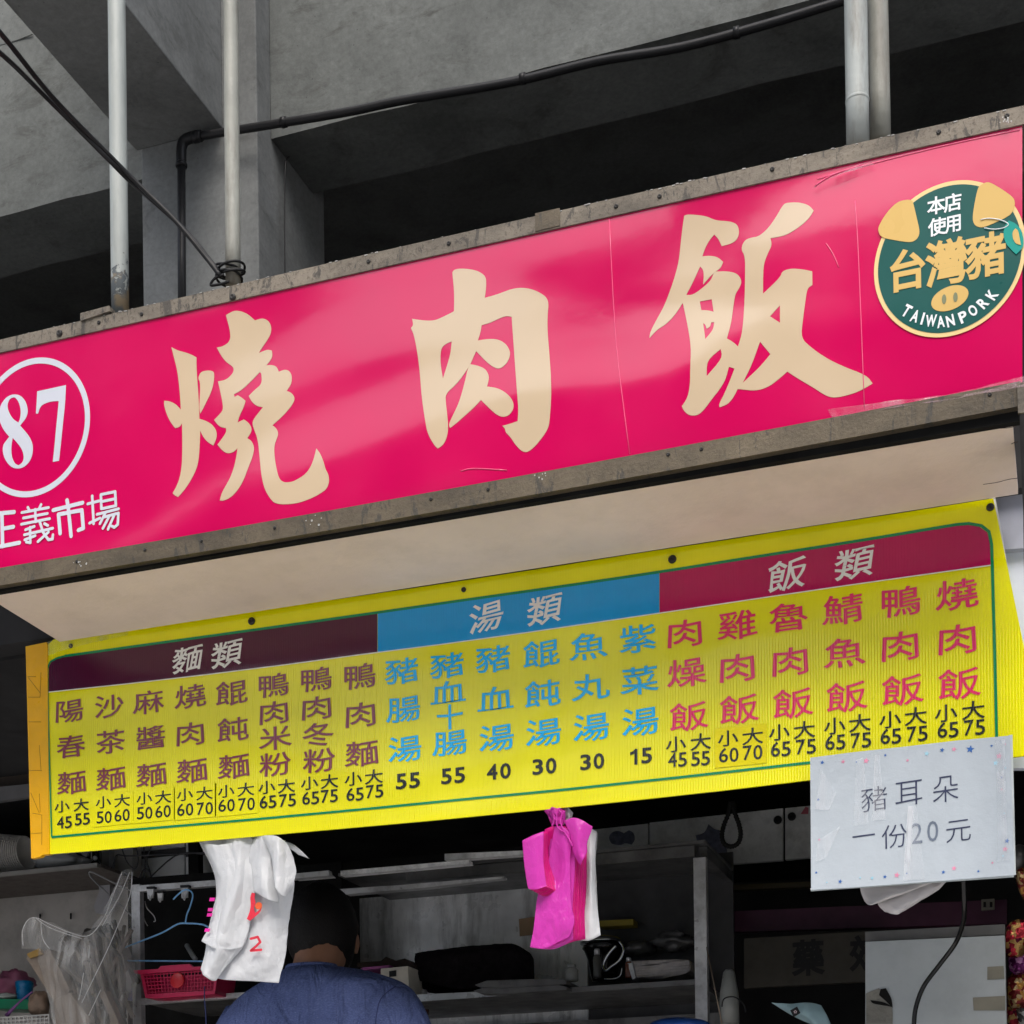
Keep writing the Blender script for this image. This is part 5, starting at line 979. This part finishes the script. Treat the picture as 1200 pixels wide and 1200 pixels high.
# --- dim sign boards, grey board, cables, packets on the right
tag(slab('purple_fascia', [(855, 1068), (1180, 1054), (1180, 1082), (855, 1092)], 4.6, .03, mat('dim_purple', (.07, .016, .045), .5)), 'dark purple painted fascia strip under the notice', 'board')
tag(slab('mustard_trim', [(855, 1037), (950, 1033), (950, 1039), (855, 1043)], 4.7, .03, mat('dim_mustard', (.05, .038, .012), .6)), 'faint mustard trim strip under the cabinet doors', 'trim')
ds = empty('dark_sign', onY(960, 1155, 4.5), 'dim olive sign board with black medicine character at the back', 'sign')
slab('board', [(872, 1100), (1020, 1091), (1020, 1150), (872, 1158)], 4.5, .02, mat('dim_olive', (.045, .04, .03), .6, dirt=.4), ds)
lettering('character', [('藥', 947, 1122, 35, 40, 4.497)], M_blk, ds, .03)
lettering('character', [('效', 1015, 1117, 36, 40, 4.497)], M_blk, ds, .03)
gb_ = empty('grey_board', onY(1095, 1200, 3.75), 'light grey board with tape patches behind the hanging cable', 'board')
slab('board', [(1014, 1103.5), (1177.5, 1096), (1181, 1260), (1014, 1260)], 3.75, .03, mat('dusty_grey_board', (.40, .44, .46), .6, var=.08, scale=6, dirt=.1, bump=.0006), gb_, .001)
slab('board_dark_strip', [(1014, 1092), (1177.5, 1083), (1177.5, 1095), (1014, 1103)], 3.78, .03, mat('darker_grey_board', (.14, .14, .14), .7), gb_)  # darker grey strip along the top of the board
M_tp = mat('old_tape', (.20, .19, .15), .5)
for q in ([(1157, 1133), (1176, 1132), (1177, 1147), (1157, 1148)], [(1140, 1169), (1178, 1167), (1178, 1184), (1141, 1184)]): slab('tape_patch', q, 3.7485, .001, M_tp, gb_)
slab('crinkled_patch', [(1015, 1164), (1030, 1158), (1045, 1172), (1046, 1188), (1046, 1200), (1015, 1200)], 3.748, .001, mat('crinkled_tape', (.19, .185, .16), .35, bump=.004, bscale=60), gb_)
slab('burn_mark', smooth_poly([(1032, 1159), (1038, 1158), (1045, 1170), (1046, 1181), (1038, 1173), (1030, 1166)]), 3.7465, .001, M_blkm, gb_)
slab('burn_mark', smooth_poly([(1020, 1172), (1036, 1174), (1046, 1180), (1034, 1178), (1022, 1176)]), 3.7465, .001, M_blkm, gb_)
tag(tube('power_cable', [onY(*q) for q in ((1129, 1030, 3.5), (1130, 1060, 3.52), (1129, 1080, 3.55), (1120, 1105, 3.6), (1100, 1132, 3.62), (1083, 1155, 3.62), (1074, 1178, 3.62), (1071, 1200, 3.62), (1070, 1240, 3.62))], .0052, mat('gloss_cable', (.008, .008, .008), .12), None, 14, 6), 'thick glossy black cable curving down in front of the grey board', 'cable')
ou = empty('wall_socket', onY(1157, 1066, 4.5), 'small cream wall socket on the purple fascia', 'socket')
slab('socket_plate', [(1150, 1054), (1165.5, 1053), (1165.5, 1065.5), (1150, 1067)], 4.55, .012, mat('socket_cream', (.20, .19, .16), .4), ou, .001)
for x in (1154, 1161.5): slab('socket_hole', [(x-1.6, 1057), (x+1.4, 1057), (x+1.4, 1063), (x-1.6, 1063)], 4.547, .003, M_blk, ou)
def foil(name, cols):
    mt, ns, ls, b = nodes_of(name); p = pos(ns); v = ns.new('ShaderNodeTexVoronoi'); v.inputs['Scale'].default_value = 110; ls.new(noise_n(ns, ls, p, 14, 4).outputs['Color'], v.inputs['Vector']) if False else ls.new(p, v.inputs['Vector'])
    r = ramp(ns, ls, v.outputs['Color'], [(i/len(cols), c) for i, c in enumerate(cols)]); r.color_ramp.interpolation = 'CONSTANT'; ls.new(r.outputs[0], b.inputs['Base Color']); b.inputs['Roughness'].default_value = .15; b.inputs['Metallic'].default_value = .6
    n4 = noise_n(ns, ls, p, 70, 4); bp = N(ns, 'ShaderNodeBump', Strength=1.0, Distance=.006); ls.new(n4.outputs[0], bp.inputs['Height']); ls.new(bp.outputs[0], b.inputs['Normal']); return mt
FC = [foil('foil_red', [(.25, .005, .02), (.45, .02, .04), (.5, .3, .1), (.1, .003, .02)]), foil('foil_violet', [(.28, .05, .25), (.45, .2, .4), (.12, .01, .1)]), foil('foil_silver', [(.5, .5, .5), (.1, .1, .1), (.7, .7, .7), (.3, .25, .2)]), foil('foil_gold', [(.5, .25, .05), (.2, .02, .02), (.55, .4, .2)])]
for i, (x, y, w_, h_, m_, lb) in enumerate([(1192, 1100, 30, 44, 0, 'dark red foil snack packet at the top of the pile'), (1198, 1122, 34, 40, 1, 'violet foil snack packet, second from the top'), (1196, 1160, 32, 44, 3, 'gold and red snack packet beside the grey board'), (1204, 1172, 30, 60, 2, 'silver and black snack packet at the outer side'), (1190, 1190, 24, 40, 0, 'red snack packet lowest beside the grey board')]):
    tag(lump('snack_packet', x, y, w_, h_, 3.80+.02*i, .05, FC[m_], None, .12, 26, i, .1*(i-2), .62), lb, 'packet', 'foil snack packets')
tag(lump('snack_packet', 1199, 1036, 14, 36, 3.85, .04, FC[3], None, .2, 20, 9, .25, .7), 'orange foil packet hanging above the others under the notice', 'packet', 'foil snack packets')
tag(lump('steel_bowl', 1196, 1010, 26, 40, 3.9, .1, M_steeld, None, .12, 24, 17), 'dull steel thing half hidden behind the notice edge', 'bowl')
# cloth with emblem
clo = empty('teal_cloth', onY(940, 1200, 3.7), 'pale teal cloth with a small black emblem patch at the bottom edge', 'cloth')
M_teal2 = mat('teal_cotton', (.28, .42, .46), .85, bump=.0012, bscale=120)
sheet('cloth', [[(904, 1175, 0), (925, 1176, -.02), (950, 1175, -.01), (962, 1178, 0)], [(918, 1184, 0), (932, 1186, -.03), (955, 1186, -.02), (970, 1192, 0)], [(934, 1193, 0), (944, 1192, -.02), (962, 1205, -.02), (978, 1212, 0)], [(950, 1200, .01), (955, 1205, 0), (970, 1225, 0), (985, 1230, 0)]], 3.72, M_teal2, clo, 6, .003, .006, 30)
slab('emblem_patch', [(926, 1184), (934, 1179.5), (938, 1187), (930, 1192)], 3.684, .002, M_blk, clo)
em_c = onY(932, 1185.7, 3.681); mesh_obj('emblem', *prism_vf([([em_c+Vector((math.sin(a)*q, 0, math.cos(a)*q)) for a, q in [(i*math.pi/5, .0042 if i % 2 == 0 else .0028) for i in range(10)]], [[em_c+Vector((math.sin(a)*.0018, 0, math.cos(a)*.0018)) for a in [k*math.pi/4 for k in range(8)]]])], .0004), mat('emblem_pink', (.6, .45, .48), .5), clo)
# translucent tube with wire, thin diagonal rod
tag(mesh_obj('plastic_canister', *disc_vf(onY(855, 1200, 4.0), .024, (0,0,1), .135, 20, [(1,0),(1,.45),(.92,.6),(.6,.95),(.35,1)]), mat('clouded_plastic', (.20, .21, .20), .35), None, True), 'tall clouded plastic canister with a wire collar, beside the steel post', 'canister')
tag(tube('wire_collar', [onY(x, y, 3.96) for x, y in ((846, 1180), (848, 1171), (856, 1168), (864, 1170), (872, 1178), (874, 1186))], .0018, M_blk, None, 6, 5), 'black wire collar around the clouded canister', 'wire')
tag(tube('thin_rod', [onY(828, 1110, 4.0), onY(846, 1200, 3.98)], .0016, mat('dull_brass', (.25, .2, .15), .4, .5), None, 6), 'thin slanting rod between steel post and canister', 'rod')

# ================================================================ THE COOK, SEEN FROM BEHIND
YPn = 3.62
hc = onY(365, 1140, YPn); floor_z = .12; H0 = hc.z
def skin(name, verts, edges, rad, mt, parent=None, levels=2):
    me = bpy.data.meshes.new(name); me.from_pydata([tuple(v) for v in verts], edges, []); o = bpy.data.objects.new(name, me); col.objects.link(o)
    md = o.modifiers.new('s', 'SKIN'); me.skin_vertices[0].data[0].use_root = True
    for i, r in enumerate(rad): me.skin_vertices[0].data[i].radius = (r if isinstance(r, tuple) else (r, r))
    md.use_smooth_shade = True
    sb = o.modifiers.new('b', 'SUBSURF'); sb.levels = levels; sb.render_levels = levels
    bpy.context.view_layer.update(); dg = bpy.context.evaluated_depsgraph_get(); m2 = bpy.data.meshes.new_from_object(o.evaluated_get(dg)); bpy.data.objects.remove(o)
    V = [v.co.copy() for v in m2.vertices]; Fs = [tuple(p.vertices) for p in m2.polygons]
    return mesh_obj(name, V, Fs, mt, parent, True)
per = empty('person', (hc.x, YPn, floor_z), 'person in a blue melange t-shirt seen from behind, bending over the counter', 'person')
M_skin = mat('skin', (.30, .15, .09), .5, var=.08); M_hair = mat('black_hair', (.008, .007, .007), .5, var=.3, spec=.2, scale=120, bump=.002, bscale=300)
X, Yp = hc.x, YPn; sk = H0-.02
J = [(X,Yp+.02,sk-.50),(X,Yp+.01,sk-.30),(X,Yp+.0,sk-.12),(X,Yp+.01,sk+.01),(X,Yp+.055,sk+.08),(X,Yp+.10,sk+.125),(X,Yp+.115,sk+.175),
 (X-.155,Yp+.0,sk-.055),(X-.24,Yp+.03,sk-.28),(X-.22,Yp+.24,sk-.40),(X-.20,Yp+.32,sk-.42),
 (X+.155,Yp+.0,sk-.055),(X+.24,Yp+.03,sk-.28),(X+.22,Yp+.24,sk-.40),(X+.20,Yp+.32,sk-.42),
 (X-.09,Yp+.02,sk-.62),(X-.10,Yp,sk-1.02),(X-.10,Yp+.03,floor_z+.08),(X-.10,Yp+.15,floor_z+.04),
 (X+.09,Yp+.02,sk-.62),(X+.10,Yp,sk-1.02),(X+.10,Yp+.03,floor_z+.08),(X+.10,Yp+.15,floor_z+.04),
 (X,Yp+.21,sk+.11)]
Ed = [(0,1),(1,2),(2,3),(3,4),(4,5),(5,6),(2,7),(7,8),(8,9),(9,10),(2,11),(11,12),(12,13),(13,14),(0,15),(15,16),(16,17),(17,18),(0,19),(19,20),(20,21),(21,22),(5,23)]
Rd = [(.15,.10),(.13,.09),(.14,.09),(.056,.056),(.07,.075),(.078,.092),(.06,.075),.055,.045,.033,.026,.055,.045,.033,.026,.085,.06,.04,.035,.085,.06,.04,.035,.014]
body = skin('body', J, Ed, Rd, M_skin, per)
def hand(sx_):
    b = MB(); w0 = Vector((X+sx_*.20, Yp+.32, sk-.42)); b.add(*tube_vf([w0+Vector((0,-.01,0)), w0+Vector((0,.03,-.005)), w0+Vector((0,.08,-.01))], [.026,.036,.034], 12))
    for k in range(4):
        x = (k-1.5)*.018; L = (.065,.078,.072,.056)[k]; p = w0+Vector((x,.078,-.01)); b.add(*tube_vf(curve_pts([p, p+Vector((0,L*.5,-.012)), p+Vector((0,L*.8,-.035)), p+Vector((0,L*.85,-.055))], 3), .0085, 8))
    p = w0+Vector((-sx_*.03,.03,-.01)); b.add(*tube_vf(curve_pts([p, p+Vector((-sx_*.025,.025,-.01)), p+Vector((-sx_*.03,.055,-.025))], 3), .0095, 8))
    return b.build('hand', M_skin, per, True)
hand(1); hand(-1)
for s_ in (-1, 1): lump('ear', 0, 0, 1, 1, 4, .001, M_skin, per).location = Vector((X-.01+s_*.055, Yp+.14, sk+.115))-WL[per.name]
for o in [q for q in per.children if q.name.startswith('ear')]:
    vf = disc_vf((0, 0, 0), .03, (1, .2, 0), .016, 14, [(.7, 0), (1, .4), (1, .7), (.6, 1)]); me = bpy.data.meshes.new('ear'); me.from_pydata([tuple(v) for v in vf[0]], [], vf[1]); me.materials.append(M_skin); o.data = me
hv, hf = [], []
hcx = Vector((X-.01, Yp+.085, sk+.140)); nn = 22
for i in range(nn+1):
    th_ = math.pi*i/nn
    for j in range(32):
        ph = 2*math.pi*j/32; d = Vector((math.sin(th_)*math.cos(ph), math.sin(th_)*math.sin(ph), math.cos(th_)))
        back = d.y < .35; rz = .118 if d.z > 0 else (.148 if back else .02)
        r = 1+.03*noise.noise(d*9)+.02*noise.noise(d*24); rr2 = 1.0 if d.z > -.3 else 1-.28*(-d.z-.3)
        hv.append(hcx+Vector((d.x*.086*r*rr2, d.y*.112*r, d.z*rz*r)))
for i in range(nn):
    for j in range(32): k = (j+1) % 32; hf.append((i*32+j, (i+1)*32+j, (i+1)*32+k, i*32+k))
mesh_obj('hair', hv, hf, M_hair, per, True)
# shirt: torso loft fitted to the shoulder line, sleeves, collar rib
mt, ns, ls, b = nodes_of('blue_melange'); p_ = pos(ns)
n1 = noise_n(ns, ls, stretch(ns, ls, p_, (1, 1, 3)), 190, 4, .7); r1 = ramp(ns, ls, n1.outputs[0], [(.3, (.06, .082, .20)), (.55, (.105, .14, .31)), (.75, (.20, .25, .42))])
n2 = noise_n(ns, ls, p_, 9, 4); r2 = ramp(ns, ls, n2.outputs[0], [(.3, .8), (.7, 1.15)]); ls.new(mixc(ns, ls, 1.0, r1.outputs[0], r2.outputs[0], 'MULTIPLY'), b.inputs['Base Color']); b.inputs['Roughness'].default_value = .95; b.inputs['Specular IOR Level'].default_value = .15
n3 = noise_n(ns, ls, p_, 300, 3); bp = N(ns, 'ShaderNodeBump', Strength=1.0, Distance=.0008); ls.new(n3.outputs[0], bp.inputs['Height']); mpp = ns.new('ShaderNodeMapping'); mpp.inputs['Rotation'].default_value = (0, .5, 0); mpp.inputs['Scale'].default_value = (1.6, 1, .6); ls.new(p_, mpp.inputs['Vector']); n7 = noise_n(ns, ls, mpp.outputs[0], 13, 3, .5, 1.2); bw_ = N(ns, 'ShaderNodeBump', Strength=1.0, Distance=.028); ls.new(n7.outputs[0], bw_.inputs['Height']); ls.new(bw_.outputs[0], bp.inputs['Normal']); ls.new(bp.outputs[0], b.inputs['Normal'])
M_shirt = mt; pxw = em(365, 1150, YPn)[0]; zz = lambda y: onY(365, y, YPn).z
rings = [(1133, -30, 24, .052), (1136, -42, 40, .062), (1140, -52, 60, .072), (1147, -72, 80, .085), (1156, -92, 102, .096), (1167, -106, 113, .103), (1182, -116, 122, .108), (1200, -126, 131, .112), (1230, -134, 138, .115), (1290, -124, 124, .115), (1380, -112, 112, .11), (1480, -114, 114, .115)]
V, Fs = [], []; NS = 56
for ri, (y, xl, xr3, dp_) in enumerate(rings):
    sl_ = -.10 if y < 1300 else 0
    for j in range(NS):
        a = 2*math.pi*j/NS; ca, sa = math.cos(a), math.sin(a); ca = math.copysign(abs(ca)**.8, ca); x = (xl+xr3)/2+(xr3-xl)/2*ca
        q = Vector((X+x*pxw, Yp+.015+sa*dp_, zz(y) + (.0 if x > -20 else (x+20)*pxw*.16*(1 if y < 1230 else 0))))
        wv_ = noise.noise(Vector((q.x*7, q.y*5, q.z*22)))*.016+noise.noise(Vector((q.x*16+q.z*12, q.y*8, q.z*30-q.x*14)))*.008+noise.noise(q*34)*.003; q += Vector((0, -1, 0))*wv_*(1 if y > 1136 else .2); V.append(q)
for i in range(len(rings)-1):
    for j in range(NS): k = (j+1) % NS; Fs.append((i*NS+j, i*NS+k, (i+1)*NS+k, (i+1)*NS+j))
sh = mesh_obj('shirt', V, Fs, M_shirt, per, True); md = sh.modifiers.new('b', 'SUBSURF'); md.levels = 1; md.render_levels = 2
tube('collar', [V[j]+Vector((0, 0, .002)) for j in list(range(NS))+[0]], .0045, M_shirt, sh, 8)
for s_, sx3 in ((1, 475), (-1, 254)):
    P0 = onY(sx3, 1162, YPn); slv = tube('sleeve', [Vector((X+s_*.19, Yp+.01, zz(1185))), Vector((X+s_*.232, Yp+.02, zz(1215))), Vector((X+s_*.25, Yp+.03, zz(1260))), Vector((X+s_*.255, Yp+.03, zz(1300)))], [.052, .060, .062, .064], M_shirt, sh, 20)
    tube('sleeve_seam', [onY(sx3, 1160, YPn)+Vector((0, -.060, 0)), onY(sx3-s_*9, 1176, YPn)+Vector((0, -.098, 0)), onY(sx3-s_*13, 1200, YPn)+Vector((0, -.108, 0)), onY(sx3-s_*14, 1230, YPn)+Vector((0, -.112, 0))], .0014, mat('seam_thread', (.02, .03, .11), .9), sh, 6, 5)
tr_ = skin('trousers', [(X,Yp+.02,sk-.52),(X-.09,Yp+.02,sk-.64),(X-.10,Yp,sk-1.02),(X-.10,Yp+.02,floor_z+.06),(X+.09,Yp+.02,sk-.64),(X+.10,Yp,sk-1.02),(X+.10,Yp+.02,floor_z+.06)], [(0,1),(1,2),(2,3),(0,4),(4,5),(5,6)], [(.165,.115),.10,.075,.06,.10,.075,.06], mat('dark_trousers', (.02, .02, .025), .9), per)
# counter in front of the cook (below the frame)
ct = empty('counter', (hc.x, 3.35, floor_z), 'steel serving counter below the hanging bags', 'counter')
box('counter_top', (-2.4, 4.0, floor_z+.85), (1.6, 4.12, floor_z+.88), M_steel, ct)
box('counter_body', (-2.4, 4.01, floor_z), (1.6, 4.11, floor_z+.85), M_steeld, ct)
print('objects', len(bpy.data.objects), 'tris', sum(len(m.polygons) for m in bpy.data.meshes))
